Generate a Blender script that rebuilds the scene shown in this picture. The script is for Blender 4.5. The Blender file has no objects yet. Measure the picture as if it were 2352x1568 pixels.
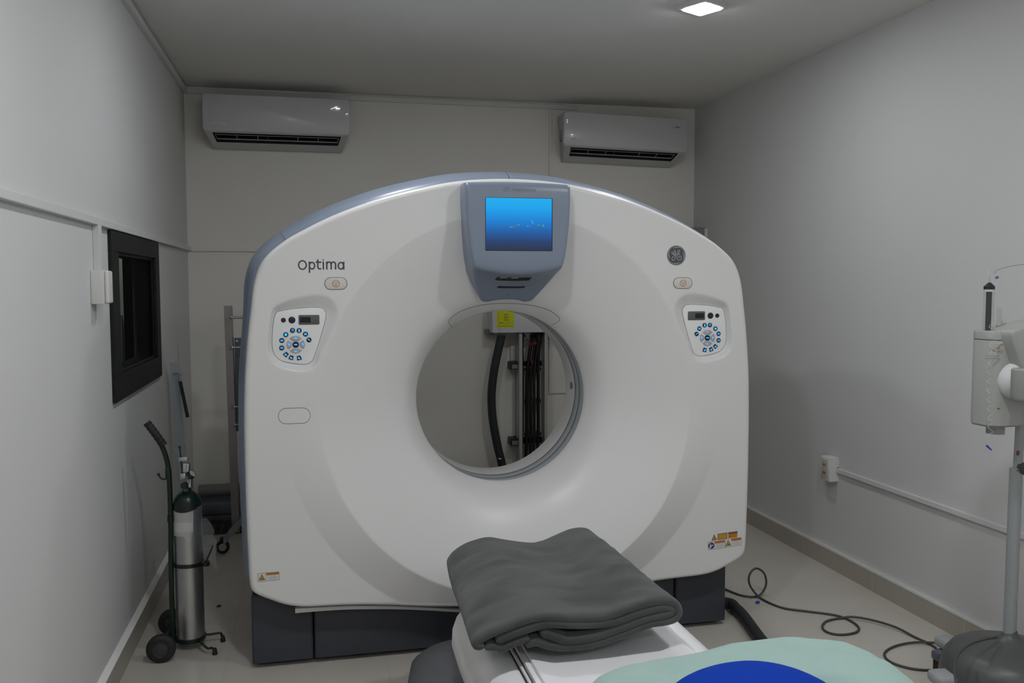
import bpy, bmesh, math, random
from math import sin, cos, pi, sqrt, atan2, hypot
from mathutils import Vector, Matrix, noise

random.seed(7)
C = bpy.context.scene.collection
scene = bpy.context.scene

# ------------------------------------------------------------------ camera
FPX, YAW, PITCH, ROLL = 2025.6, .2232, .0651, -.0018
CAM = Vector((0, 0, 1.45))
fwd = Vector((sin(YAW)*cos(PITCH), cos(YAW)*cos(PITCH), -sin(PITCH)))
r0 = Vector((cos(YAW), -sin(YAW), 0)); u0 = r0.cross(fwd)
right = cos(ROLL)*r0 + sin(ROLL)*u0
up = -sin(ROLL)*r0 + cos(ROLL)*u0
cam_d = bpy.data.cameras.new('camera'); cam = bpy.data.objects.new('camera', cam_d); C.objects.link(cam)
cam_d.sensor_width = 36; cam_d.lens = FPX/2352*36; cam_d.clip_start = .02
cam.matrix_world = Matrix(((right.x, up.x, -fwd.x, CAM.x), (right.y, up.y, -fwd.y, CAM.y), (right.z, up.z, -fwd.z, CAM.z), (0, 0, 0, 1)))
scene.camera = cam

def at(px, py, Y=None, x=None, z=None):
    """world point seen at photo position (px,py) lying in the plane Y=, x= or z="""
    d = fwd + right*((px-1176)/FPX) - up*((py-784)/FPX)
    if Y is not None: k = (Y-CAM.y)/d.y
    elif x is not None: k = (x-CAM.x)/d.x
    else: k = (z-CAM.z)/d.z
    return CAM + d*k

# ------------------------------------------------------------------ materials
def srgb(r, g, b):
    f = lambda c: (c/255/12.92) if c/255 <= .04045 else ((c/255+.055)/1.055)**2.4
    return (f(r), f(g), f(b), 1)

def mat(name, col, rough=.5, metal=0, var=.04, vscale=30, bump=0, bscale=200, coat=0, emit=None, estr=0, sheen=0, spec=.5):
    m = bpy.data.materials.new(name); m.use_nodes = True
    nt = m.node_tree; b = nt.nodes['Principled BSDF']
    b.inputs['Roughness'].default_value = rough; b.inputs['Metallic'].default_value = metal
    b.inputs['Specular IOR Level'].default_value = spec
    b.inputs['Coat Weight'].default_value = coat
    if sheen: b.inputs['Sheen Weight'].default_value = sheen; b.inputs['Sheen Roughness'].default_value = .5
    tc = nt.nodes.new('ShaderNodeTexCoord')
    nz = nt.nodes.new('ShaderNodeTexNoise'); nz.inputs['Scale'].default_value = vscale; nz.inputs['Detail'].default_value = 3
    nt.links.new(tc.outputs['Object'], nz.inputs['Vector'])
    mix = nt.nodes.new('ShaderNodeMix'); mix.data_type = 'RGBA'
    mix.inputs[6].default_value = tuple(c*(1-var) for c in col[:3])+(1,)
    mix.inputs[7].default_value = tuple(min(1, c*(1+var)) for c in col[:3])+(1,)
    nt.links.new(nz.outputs['Fac'], mix.inputs[0]); nt.links.new(mix.outputs[2], b.inputs['Base Color'])
    if bump:
        n2 = nt.nodes.new('ShaderNodeTexNoise'); n2.inputs['Scale'].default_value = bscale; n2.inputs['Detail'].default_value = 4
        nt.links.new(tc.outputs['Object'], n2.inputs['Vector'])
        bp = nt.nodes.new('ShaderNodeBump'); bp.inputs['Strength'].default_value = bump; bp.inputs['Distance'].default_value = .01
        nt.links.new(n2.outputs['Fac'], bp.inputs['Height']); nt.links.new(bp.outputs['Normal'], b.inputs['Normal'])
    if emit:
        b.inputs['Emission Color'].default_value = emit; b.inputs['Emission Strength'].default_value = estr
    return m

def clear_mat(name, tint, transp, rough=.1, base=.8):
    m = bpy.data.materials.new(name); m.use_nodes = True; nt = m.node_tree
    nt.nodes.clear(); out = nt.nodes.new('ShaderNodeOutputMaterial')
    t = nt.nodes.new('ShaderNodeBsdfTransparent'); t.inputs[0].default_value = tint
    g = nt.nodes.new('ShaderNodeBsdfPrincipled'); g.inputs['Base Color'].default_value = (base, base, base, 1); g.inputs['Roughness'].default_value = rough
    nz = nt.nodes.new('ShaderNodeTexNoise'); nz.inputs['Scale'].default_value = 40
    mr = nt.nodes.new('ShaderNodeMapRange'); mr.inputs[3].default_value = max(0, 1-transp-.03); mr.inputs[4].default_value = 1-transp+.03
    nt.links.new(nz.outputs['Fac'], mr.inputs[0])
    mx = nt.nodes.new('ShaderNodeMixShader'); nt.links.new(mr.outputs[0], mx.inputs[0])
    nt.links.new(t.outputs[0], mx.inputs[1]); nt.links.new(g.outputs[0], mx.inputs[2]); nt.links.new(mx.outputs[0], out.inputs[0])
    return m

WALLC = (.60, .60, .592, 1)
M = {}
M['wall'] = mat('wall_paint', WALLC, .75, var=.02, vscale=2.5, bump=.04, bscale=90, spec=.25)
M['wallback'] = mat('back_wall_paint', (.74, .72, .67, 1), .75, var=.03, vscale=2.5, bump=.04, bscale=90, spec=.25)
M['ceil'] = mat('ceiling_paint', (.70, .685, .655, 1), .85, var=.03, vscale=2, bump=.1, bscale=70, spec=.2)
M['trim'] = mat('white_trunking', (.62, .62, .615, 1), .5, var=.02)
M['ledge'] = mat('white_plaster_ledge', (.76, .755, .74, 1), .6, var=.04, vscale=12)
M['white'] = mat('white_scanner_plastic', (.73, .725, .715, 1), .34, var=.01, vscale=8, spec=.45)
M['white2'] = mat('white_panel_plastic', (.80, .80, .80, 1), .4, var=.01)
M['cream'] = mat('cream_button_plastic', (.66, .62, .56, 1), .4, var=.01)
M['blue'] = mat('steel_blue_plastic', (.21, .25, .325, 1), .33, var=.02, spec=.5)
M['dark'] = mat('dark_slate_plastic', (.038, .041, .052, 1), .5, var=.05)
M['gap'] = mat('black_gap', (.012, .012, .013, 1), .7)
M['seam'] = mat('grey_seam', (.10, .10, .10, 1), .6)
M['ring'] = mat('grey_blue_ring_plastic', (.40, .43, .46, 1), .25, var=.02)
M['letter'] = mat('dark_grey_lettering', (.055, .058, .066, 1), .5)
M['emblem'] = mat('emblem_grey', (.07, .075, .085, 1), .35)
M['emblem2'] = mat('emblem_silver', (.40, .41, .43, 1), .35, metal=.3)
M['red'] = mat('red_print', (.34, .03, .05, 1), .5)
M['black'] = mat('black_plastic', (.012, .013, .015, 1), .4)
M['navy'] = mat('navy_button', (.008, .012, .03, 1), .3)
M['padgrey'] = mat('grey_key_pad', (.40, .40, .43, 1), .4)
M['icon'] = mat('blue_lit_icon', (.02, .2, .6, 1), .5, emit=(.03, .42, 1, 1), estr=1.5)
M['display'] = mat('display_surround', (.10, .10, .098, 1), .4)
M['lcd'] = mat('dark_lcd', (.008, .008, .009, 1), .25)
M['orange'] = mat('orange_label', (.55, .20, .015, 1), .5)
M['amber'] = mat('amber_label', (.52, .27, .02, 1), .5)
M['labelwhite'] = mat('label_white', (.66, .655, .64, 1), .5)
M['labelgrey'] = mat('label_edge_grey', (.22, .22, .22, 1), .5)
M['navyprint'] = mat('navy_print', (.03, .03, .16, 1), .5)
M['yellow'] = mat('yellow_label', (.66, .70, .0, 1), .5)
M['acw'] = mat('ac_white_plastic', (.56, .555, .56, 1), .3, var=.01, coat=.15)
M['acside'] = mat('ac_casing_plastic', (.48, .48, .47, 1), .45, var=.01)
M['vane'] = mat('ac_vane_grey', (.34, .34, .34, 1), .45)
M['logo'] = mat('pale_logo_print', (.80, .80, .80, 1), .4)
M['lit'] = mat('led_and_logo_glow', (.9, .9, .9, 1), .5, emit=(.9, .92, 1, 1), estr=1.1)  # indicator LEDs, and the left logo glowing in place of a lamp reflection
M['lamp'] = mat('lamp_diffuser', (1, 1, 1, 1), .5, emit=(.95, .975, 1, 1), estr=135)
M['lampfront'] = mat('lamp_diffuser_bright', (1, 1, 1, 1), .5, emit=(.95, .975, 1, 1), estr=262)
M['fillcorr'] = mat('corridor_fill_glow', (1, 1, 1, 1), .5, emit=(.95, 1, .97, 1), estr=45)  # added lamp, only there to brighten the green strip
M['lamphouse'] = mat('lamp_housing', (.6, .6, .6, 1), .5)
M['frame'] = mat('black_window_frame', (.012, .012, .0135, 1), .6, var=.08, spec=.25)
M['room'] = mat('control_room_darkness', (.012, .015, .015, 1), .8)  # near-black colour stands in for the lack of light in the room
M['green'] = mat('pale_green_paint', (.44, .47, .42, 1), .7)
M['steel'] = mat('brushed_steel', (.42, .42, .42, 1), .35, metal=.9, var=.1, vscale=60)
M['alu'] = mat('brushed_aluminium', (.50, .50, .50, 1), .33, metal=.9, var=.1, vscale=15)
M['galv'] = mat('galvanised_steel', (.34, .37, .39, 1), .45, metal=.55, var=.15, vscale=25)
M['rose'] = mat('stainless_post', (.30, .27, .27, 1), .32, metal=.75, var=.1)
M['ladder'] = mat('zinc_ladder', (.44, .44, .43, 1), .45, metal=.25, var=.1)
M['chrome'] = mat('chrome', (.7, .7, .7, 1), .15, metal=1)
M['greenpaint'] = mat('dark_green_paint', (.005, .016, .011, 1), .35, var=.1)
M['greenshoulder'] = mat('green_cylinder_paint', (.006, .022, .016, 1), .3, var=.1)
M['rubber'] = mat('black_rubber', (.014, .014, .014, 1), .65, bump=.1)
M['hub'] = mat('grey_wheel_hub', (.045, .045, .047, 1), .5)
M['paper'] = mat('cylinder_paper_label', (.46, .46, .45, 1), .6)
M['paper2'] = mat('cylinder_faded_label', (.56, .56, .55, 1), .55)
M['hose'] = mat('charcoal_conduit', (.022, .026, .027, 1), .55, var=.1)
M['cable'] = mat('black_cable', (.006, .006, .006, 1), .45)
M['greycable'] = mat('grey_cable', (.055, .055, .052, 1), .5)
M['redtape'] = mat('red_tape', (.30, .005, .03, 1), .5)
M['boxwhite'] = mat('white_powder_coat', (.62, .62, .63, 1), .4)
M['boxgrey'] = mat('grey_powder_coat', (.22, .22, .21, 1), .45)
M['ductgrey'] = mat('duct_grey', (.20, .20, .19, 1), .5)
M['ductblue'] = mat('duct_blue_grey', (.085, .10, .125, 1), .4)
M['brown'] = mat('brown_strip', (.085, .065, .055, 1), .5)
M['outlet'] = mat('outlet_white', (.66, .65, .63, 1), .45)
M['outletface'] = mat('outlet_cream_face', (.50, .44, .36, 1), .45)
M['tablewhite'] = mat('table_white_plastic', (.78, .78, .785, 1), .38, var=.01)
M['pad'] = mat('table_pad_vinyl', (.74, .735, .755, 1), .5, var=.02, bump=.05, bscale=60)
M['bellows'] = mat('grey_base_fabric', (.10, .103, .112, 1), .7, var=.1, bump=.1)
M['mint'] = mat('mint_cotton', (.32, .465, .425, 1), .85, var=.05, vscale=12, bump=.25, bscale=420, sheen=.2)
M['royal'] = mat('royal_blue_fabric', (.004, .040, .36, 1), .8, var=.05, bump=.05, bscale=400, spec=.08)
M['injwhite'] = mat('injector_grey_white', (.34, .345, .325, 1), .45, var=.02)
M['injpanel'] = mat('injector_panel', (.29, .295, .28, 1), .5, var=.02)
M['injbase'] = mat('injector_base_grey', (.075, .078, .076, 1), .4, var=.05)
M['injcollar'] = mat('injector_collar_grey', (.11, .115, .113, 1), .4, var=.05)
M['injpole'] = mat('painted_pole_grey', (.33, .35, .355, 1), .35, metal=.2)
M['caster'] = mat('caster_hood_grey', (.31, .33, .33, 1), .5)
M['clear'] = clear_mat('clear_plastic', (.97, .975, .98, 1), .90, .12, .35)
M['bag'] = clear_mat('thin_plastic_bag', (.94, .95, .95, 1), .89, .15, .6)
M['tube'] = clear_mat('clear_tubing', (.93, .945, .95, 1), .80, .2)
M['window'] = clear_mat('lead_glass', (.66, .69, .66, 1), .965, .03, .02)
M['purple'] = mat('purple_clip', (.16, .10, .42, 1), .4)
M['bluecap'] = mat('blue_cap', (.01, .06, .45, 1), .35)
M['orangedot'] = mat('orange_sticker', (.60, .16, .03, 1), .5)
M['maroon'] = mat('maroon_sticker', (.22, .03, .07, 1), .5)
M['greendot'] = mat('olive_print', (.16, .17, .03, 1), .5)
M['greyprint'] = mat('grey_print', (.25, .25, .245, 1), .5)
M['fish'] = mat('screen_fish', (.02, .05, .08, 1), .5, emit=(.03, .10, .13, 1), estr=1)
M['fish2'] = mat('screen_fish_pale', (.1, .2, .2, 1), .5, emit=(.12, .42, .55, 1), estr=1)
M['debris'] = mat('dark_scrap', (.03, .028, .025, 1), .7)

def blanket_mat():
    m = mat('grey_fleece', (.088, .095, .092, 1), .95, var=.0, bump=.35, bscale=700, sheen=.18)
    nt = m.node_tree; b = nt.nodes['Principled BSDF']
    tc = nt.nodes.new('ShaderNodeTexCoord'); n1 = nt.nodes.new('ShaderNodeTexNoise'); n1.inputs['Scale'].default_value = 9; n1.inputs['Detail'].default_value = 5
    mp = nt.nodes.new('ShaderNodeMapping'); mp.inputs['Scale'].default_value = (.6, 1.6, 1); mp.inputs['Rotation'].default_value = (0, 0, .25)
    nt.links.new(tc.outputs['Object'], mp.inputs[0]); nt.links.new(mp.outputs[0], n1.inputs['Vector'])
    cr = nt.nodes.new('ShaderNodeValToRGB'); cr.color_ramp.elements[0].position = .33; cr.color_ramp.elements[1].position = .62
    cr.color_ramp.elements[0].color = (.031, .0345, .0335, 1); cr.color_ramp.elements[1].color = (.068, .073, .071, 1)
    nt.links.new(n1.outputs['Fac'], cr.inputs[0]); nt.links.new(cr.outputs[0], b.inputs['Base Color'])
    return m
M['blanket'] = blanket_mat()

def tile_mat(name, base, grout, ox, oy, size, rough, gw=.0022):
    """large porcelain tiles on a world grid, faint mottling, thin joints"""
    m = bpy.data.materials.new(name); m.use_nodes = True; nt = m.node_tree; b = nt.nodes['Principled BSDF']
    b.inputs['Roughness'].default_value = rough; b.inputs['Specular IOR Level'].default_value = .5
    tc = nt.nodes.new('ShaderNodeTexCoord'); sp = nt.nodes.new('ShaderNodeSeparateXYZ'); nt.links.new(tc.outputs['Object'], sp.inputs[0])
    def grid(sock, off):
        a = nt.nodes.new('ShaderNodeMath'); a.operation = 'ADD'; a.inputs[1].default_value = -off+size*20; nt.links.new(sock, a.inputs[0])
        mo = nt.nodes.new('ShaderNodeMath'); mo.operation = 'MODULO'; mo.inputs[1].default_value = size; nt.links.new(a.outputs[0], mo.inputs[0])
        s = nt.nodes.new('ShaderNodeMath'); s.operation = 'SUBTRACT'; s.inputs[1].default_value = size/2; nt.links.new(mo.outputs[0], s.inputs[0])
        ab = nt.nodes.new('ShaderNodeMath'); ab.operation = 'ABSOLUTE'; nt.links.new(s.outputs[0], ab.inputs[0])
        g = nt.nodes.new('ShaderNodeMath'); g.operation = 'GREATER_THAN'; g.inputs[1].default_value = size/2-gw; nt.links.new(ab.outputs[0], g.inputs[0])
        return g.outputs[0]
    gs = [grid(sp.outputs[i], o) for i, o in ((0, ox), (1, oy)) if o is not None]
    g = gs[0]
    if len(gs) == 2:
        mx = nt.nodes.new('ShaderNodeMath'); mx.operation = 'MAXIMUM'; nt.links.new(gs[0], mx.inputs[0]); nt.links.new(gs[1], mx.inputs[1]); g = mx.outputs[0]
    nz = nt.nodes.new('ShaderNodeTexNoise'); nz.inputs['Scale'].default_value = 3.2; nz.inputs['Detail'].default_value = 6; nt.links.new(tc.outputs['Object'], nz.inputs['Vector'])
    c1 = nt.nodes.new('ShaderNodeMix'); c1.data_type = 'RGBA'
    c1.inputs[6].default_value = tuple(c*.90 for c in base)+(1,); c1.inputs[7].default_value = tuple(c*1.08 for c in base)+(1,)
    nt.links.new(nz.outputs['Fac'], c1.inputs[0])
    c2 = nt.nodes.new('ShaderNodeMix'); c2.data_type = 'RGBA'; c2.inputs[7].default_value = grout+(1,)
    nt.links.new(g, c2.inputs[0]); nt.links.new(c1.outputs[2], c2.inputs[6]); nt.links.new(c2.outputs[2], b.inputs['Base Color'])
    return m
M['floor'] = tile_mat('porcelain_tiles', (.55, .515, .462), (.48, .45, .405), .26, 3.0, .6, .28)
M['base'] = tile_mat('porcelain_skirting', (.40, .37, .32), (.48, .46, .42), None, 3.0, .6, .4)

def screen_mat():
    m = bpy.data.materials.new('screen_picture'); m.use_nodes = True; nt = m.node_tree; b = nt.nodes['Principled BSDF']
    b.inputs['Base Color'].default_value = (.006, .006, .008, 1); b.inputs['Roughness'].default_value = .3; b.inputs['Specular IOR Level'].default_value = .12
    tc = nt.nodes.new('ShaderNodeTexCoord'); sp = nt.nodes.new('ShaderNodeSeparateXYZ'); nt.links.new(tc.outputs['Generated'], sp.inputs[0])
    cr = nt.nodes.new('ShaderNodeValToRGB'); e = cr.color_ramp.elements
    e[0].position = 0; e[0].color = srgb(42, 52, 72); e[1].position = 1; e[1].color = srgb(28, 172, 238)
    for p, c in ((.18, (40, 66, 112)), (.38, (34, 96, 168)), (.58, (26, 130, 212)), (.8, (26, 160, 232))):
        x = e.new(p); x.color = srgb(*c)
    nt.links.new(sp.outputs[2], cr.inputs[0]); nt.links.new(cr.outputs[0], b.inputs['Emission Color']); b.inputs['Emission Strength'].default_value = 1.0
    return m
M['screen'] = screen_mat()

# ------------------------------------------------------------------ mesh builder
WL = {}          # world location of every parent used
def catmull(pts, n=8, closed=False):
    P = [Vector(p) for p in pts]; out = []; N = len(P)
    segs = N if closed else N-1
    for i in range(segs):
        g = (lambda k: P[k % N]) if closed else (lambda k: P[min(max(k, 0), N-1)])
        p0, p1, p2, p3 = g(i-1), g(i), g(i+1), g(i+2)
        for j in range(n):
            t = j/n
            out.append(.5*((2*p1)+(p2-p0)*t+(2*p0-5*p1+4*p2-p3)*t*t+(3*p1-p0-3*p2+p3)*t**3))
    if not closed: out.append(P[-1].copy())
    return out

class MB:
    def __init__(s): s.v = []; s.f = []; s.m = []; s.mats = []
    def mi(s, m):
        if m not in s.mats: s.mats.append(m)
        return s.mats.index(m)
    def add(s, verts, faces, m):
        k = len(s.v); i = s.mi(m)
        s.v += [tuple(v) for v in verts]
        for f in faces: s.f.append(tuple(a+k for a in f)); s.m.append(i)
    def bm(s, bm, m):
        bm.verts.index_update(); s.add([v.co for v in bm.verts], [[v.index for v in f.verts] for f in bm.faces], m); bm.free()
    def box(s, c, d, m, bev=0, seg=2, rot=None):
        bm = bmesh.new(); bmesh.ops.create_cube(bm, size=1)
        for v in bm.verts: v.co = Vector((v.co.x*d[0], v.co.y*d[1], v.co.z*d[2]))
        if bev: bmesh.ops.bevel(bm, geom=list(bm.edges), offset=min(bev, min(d)*.49), segments=seg, profile=.5, affect='EDGES')
        R = rot or Matrix.Identity(3)
        for v in bm.verts: v.co = R @ v.co + Vector(c)
        s.bm(bm, m)
    def bx(s, x0, x1, y0, y1, z0, z1, m, bev=0, seg=2):
        s.box(((x0+x1)/2, (y0+y1)/2, (z0+z1)/2), (abs(x1-x0), abs(y1-y0), abs(z1-z0)), m, bev, seg)
    def tube(s, pts, r, m, n=12, smooth=0, closed=False, caps=True):
        P = [Vector(p) for p in pts]
        if smooth: P = catmull(P, smooth, closed)
        L = len(P); rr = r if callable(r) else (lambda t: r)
        T = []
        for i in range(L):
            a = P[(i-1) % L] if closed else P[max(i-1, 0)]; b = P[(i+1) % L] if closed else P[min(i+1, L-1)]
            d = b-a; T.append(d.normalized() if d.length > 1e-9 else Vector((0, 0, 1)))
        nrm = T[0].orthogonal().normalized(); vs = []; fs = []
        for i in range(L):
            nrm = (nrm - T[i]*nrm.dot(T[i])).normalized(); bn = T[i].cross(nrm)
            q = rr(i/(L-1))
            for k in range(n):
                a = 2*pi*k/n; vs.append(P[i]+nrm*(q*cos(a))+bn*(q*sin(a)))
        for i in range(L if closed else L-1):
            for k in range(n):
                j = (i+1) % L
                fs.append((i*n+k, i*n+(k+1) % n, j*n+(k+1) % n, j*n+k))
        if caps and not closed: fs += [tuple(range(n))[::-1], tuple(range((L-1)*n, L*n))]
        s.add(vs, fs, m)
    def cyl(s, a, b, r, m, n=20, r2=None, caps=True):
        s.tube([a, b], (lambda t: r+(r2-r)*t) if r2 is not None else r, m, n, caps=caps)
    def lathe(s, o, axis, prof, m, n=32, caps=False):
        """prof: (distance along axis, radius)"""
        ax = Vector(axis).normalized(); e1 = ax.orthogonal().normalized(); e2 = ax.cross(e1); o = Vector(o)
        vs = []; fs = []
        for h, r in prof:
            for k in range(n):
                a = 2*pi*k/n; vs.append(o+ax*h+e1*(r*cos(a))+e2*(r*sin(a)))
        for i in range(len(prof)-1):
            for k in range(n): fs.append((i*n+k, i*n+(k+1) % n, (i+1)*n+(k+1) % n, (i+1)*n+k))
        if caps: fs += [tuple(range(n))[::-1], tuple(range((len(prof)-1)*n, len(prof)*n))]
        s.add(vs, fs, m)
    def sphere(s, c, r, m, n=16, k=10):
        c = Vector(c); rr = r if isinstance(r, (tuple, list)) else (r, r, r); vs = []; fs = []
        for i in range(k+1):
            t = pi*i/k
            for j in range(n):
                a = 2*pi*j/n; vs.append((c.x+rr[0]*sin(t)*cos(a), c.y+rr[1]*sin(t)*sin(a), c.z+rr[2]*cos(t)))
        for i in range(k):
            for j in range(n): fs.append((i*n+j, (i+1)*n+j, (i+1)*n+(j+1) % n, i*n+(j+1) % n))
        s.add(vs, fs, m)
    def prism(s, poly, fmap, d0, d1, m, bev=0):
        """poly: (u,w) outline; fmap(u,w,d)->point; extruded from depth d0 to d1 (d1 = front face)"""
        n = len(poly); vs = [fmap(u, w, d0) for u, w in poly]
        if bev:
            cx = sum(p[0] for p in poly)/n; cw = sum(p[1] for p in poly)/n
            ins = inset(poly, bev); sg = 1 if d1 > d0 else -1
            vs += [fmap(u, w, d1-sg*bev) for u, w in poly] + [fmap(u, w, d1-sg*bev*.3) for u, w in inset(poly, bev*.3)] + [fmap(u, w, d1) for u, w in ins]
            rows = 4
        else:
            vs += [fmap(u, w, d1) for u, w in poly]; rows = 2
        fs = []
        for r in range(rows-1):
            for k in range(n): fs.append((r*n+k, r*n+(k+1) % n, (r+1)*n+(k+1) % n, (r+1)*n+k))
        fs += [tuple(range(n))[::-1], tuple(range((rows-1)*n, rows*n))]
        s.add(vs, fs, m)
    def stroke(s, pts, w, fmap, d0, d1, m, closed=False, smooth=6):
        """flat pen stroke of width w with rounded ends, lifted from d0 to d1"""
        s.k = getattr(s, 'k', 0)+1; d1 += s.k*2.5e-5
        P = [Vector((p[0], p[1], 0)) for p in pts]
        if smooth and len(P) > 2: P = catmull(P, smooth, closed)
        L = len(P); vs = []; fs = []
        for i in range(L):
            a = P[(i-1) % L] if closed else P[max(i-1, 0)]; b = P[(i+1) % L] if closed else P[min(i+1, L-1)]
            t = (b-a).normalized(); nn = Vector((-t.y, t.x, 0))*(w/2)
            for q in (P[i]+nn, P[i]-nn): vs += [fmap(q.x, q.y, d1), fmap(q.x, q.y, d0)]
        for i in range(L if closed else L-1):
            a = i*4; b = ((i+1) % L)*4
            fs += [(a, b, b+2, a+2), (a, a+1, b+1, b), (a+2, b+2, b+3, a+3)]
        s.add(vs, fs, m)
        if not closed:
            for q in (P[0], P[-1]):
                s.prism([(q.x+w/2*cos(2*pi*k/12), q.y+w/2*sin(2*pi*k/12)) for k in range(12)], fmap, d0, d1, m)
    def build(s, name, parent=None, smooth=True, angle=40, wl=None):
        me = bpy.data.meshes.new(name); me.from_pydata([], [], [])
        off = wl if wl is not None else (WL.get(parent, Vector()) if parent else Vector())
        vs = [(v[0]-off[0], v[1]-off[1], v[2]-off[2]) for v in s.v]
        me.from_pydata(vs, [], s.f)
        for m in s.mats: me.materials.append(M[m])
        me.polygons.foreach_set('material_index', s.m)
        bm = bmesh.new(); bm.from_mesh(me); bmesh.ops.recalc_face_normals(bm, faces=bm.faces)
        if smooth:
            for f in bm.faces: f.smooth = True
            for e in bm.edges:
                if len(e.link_faces) == 2 and e.calc_face_angle(0) > math.radians(angle): e.smooth = False
        bm.to_mesh(me); bm.free()
        o = bpy.data.objects.new(name, me); C.objects.link(o)
        if parent: o.parent = parent
        WL[o] = Vector(off)
        return o

def inset(poly, d):
    n = len(poly); A = sum(poly[i][0]*poly[(i+1) % n][1]-poly[(i+1) % n][0]*poly[i][1] for i in range(n)); sg = 1 if A > 0 else -1
    out = []
    for i in range(n):
        a = Vector(poly[i-1]); b = Vector(poly[i]); c = Vector(poly[(i+1) % n])
        t = (c-a); t = t.normalized() if t.length > 1e-9 else Vector((1, 0)); nn = Vector((-t.y, t.x))*sg
        q = b+nn*d; out.append((q.x, q.y))
    return out
def rrect(u0, u1, w0, w1, r, n=5):
    out = []
    for cx, cy, a0 in ((u1-r, w1-r, 0), (u0+r, w1-r, 90), (u0+r, w0+r, 180), (u1-r, w0+r, 270)):
        for k in range(n+1):
            a = math.radians(a0+90*k/n); out.append((cx+r*cos(a), cy+r*sin(a)))
    return out
def circ(cu, cw, r, n=24, rw=None): return [(cu+r*cos(2*pi*k/n), cw+(rw or r)*sin(2*pi*k/n)) for k in range(n)]
def smoothpoly(pts, n=6): return [(p.x, p.y) for p in catmull([(a, b, 0) for a, b in pts], n, True)]

def text_mesh(txt, size, m, fmap, mb, d=.0006, align='CENTER', shear=0, bold=0):
    cu = bpy.data.curves.new('t', 'FONT'); cu.body = txt; cu.size = size; cu.align_x = align; cu.align_y = 'CENTER'; cu.shear = shear; cu.resolution_u = 3
    cu.offset = bold
    o = bpy.data.objects.new('t', cu); C.objects.link(o)
    dg = bpy.context.evaluated_depsgraph_get(); dg.update()
    me = bpy.data.meshes.new_from_object(o.evaluated_get(dg))
    mb.add([fmap(v.co.x, v.co.y, d) for v in me.vertices], [tuple(p.vertices) for p in me.polygons], m)
    bpy.data.objects.remove(o); bpy.data.curves.remove(cu); bpy.data.meshes.remove(me)

def tag(o, label=None, cat=None, group=None, kind=None):
    if label: o['label'] = label
    if cat: o['category'] = cat
    if group: o['group'] = group
    if kind: o['kind'] = kind
    return o
def thing(name, label, cat, loc, group=None):
    o = bpy.data.objects.new(name, None); o.empty_display_size = .05; C.objects.link(o)
    o.location = loc; WL[o] = Vector(loc)
    return tag(o, label, cat, group)
def struct(o): o['kind'] = 'structure'; return o
def copy_tree(o, parent=None):
    c = o.copy(); C.objects.link(c); c.parent = parent
    for ch in list(o.children): copy_tree(ch, c)
    return c

# ------------------------------------------------------------------ room shell
XL, XR, YB, YF, ZT = -.73, 2.58, 5.697, -2.3, 2.64
T = .1
b = MB(); b.bx(XL-T, XR+T, YF-T, YB+T, -.1, 0, 'floor'); struct(b.build('floor', smooth=False))
b = MB(); b.bx(XL-T, XR+T, YF-T, YB+T, ZT, ZT+.1, 'ceil'); struct(b.build('ceiling', smooth=False))
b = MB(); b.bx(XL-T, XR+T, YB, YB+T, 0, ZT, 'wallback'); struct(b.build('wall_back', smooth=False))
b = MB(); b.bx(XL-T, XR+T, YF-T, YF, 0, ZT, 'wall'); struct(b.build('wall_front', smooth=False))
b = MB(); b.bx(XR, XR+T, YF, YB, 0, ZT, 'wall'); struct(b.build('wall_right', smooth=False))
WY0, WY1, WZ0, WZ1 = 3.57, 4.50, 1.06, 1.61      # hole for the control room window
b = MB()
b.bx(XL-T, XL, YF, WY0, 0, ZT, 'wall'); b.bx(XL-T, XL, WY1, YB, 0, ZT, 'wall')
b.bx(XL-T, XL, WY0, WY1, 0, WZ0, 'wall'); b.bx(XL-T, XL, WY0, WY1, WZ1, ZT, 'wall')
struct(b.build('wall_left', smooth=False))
# skirting tiles with a plaster ledge on top
def skirting(name, parts):
    b = MB()
    for (x0, x1, y0, y1) in parts: b.bx(x0, x1, y0, y1, 0, .092, 'base')
    o = struct(b.build(name, smooth=False)); return o
skirting('baseboard_left', [(XL, XL+.023, YF, YB)])
skirting('baseboard_right', [(XR-.023, XR, YF, YB)])
skirting('baseboard_back', [(XL+.023, XR-.023, YB-.012, YB)])
for nm, x0, x1 in (('trim_1', XL, XL+.0235), ('trim_2', XR-.0235, XR)):
    b = MB(); b.add([(x0, YF, .0925), (x1, YF, .0925), (x1, YB-.013, .0925), (x0, YB-.013, .0925), (x0, YF, .104), (x1, YF, .096), (x1, YB-.013, .096), (x0, YB-.013, .104)],
                    [(0, 1, 2, 3), (4, 5, 6, 7), (0, 1, 5, 4), (1, 2, 6, 5), (2, 3, 7, 6), (3, 0, 4, 7)], 'ledge'); struct(b.build(nm, smooth=False))
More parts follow.
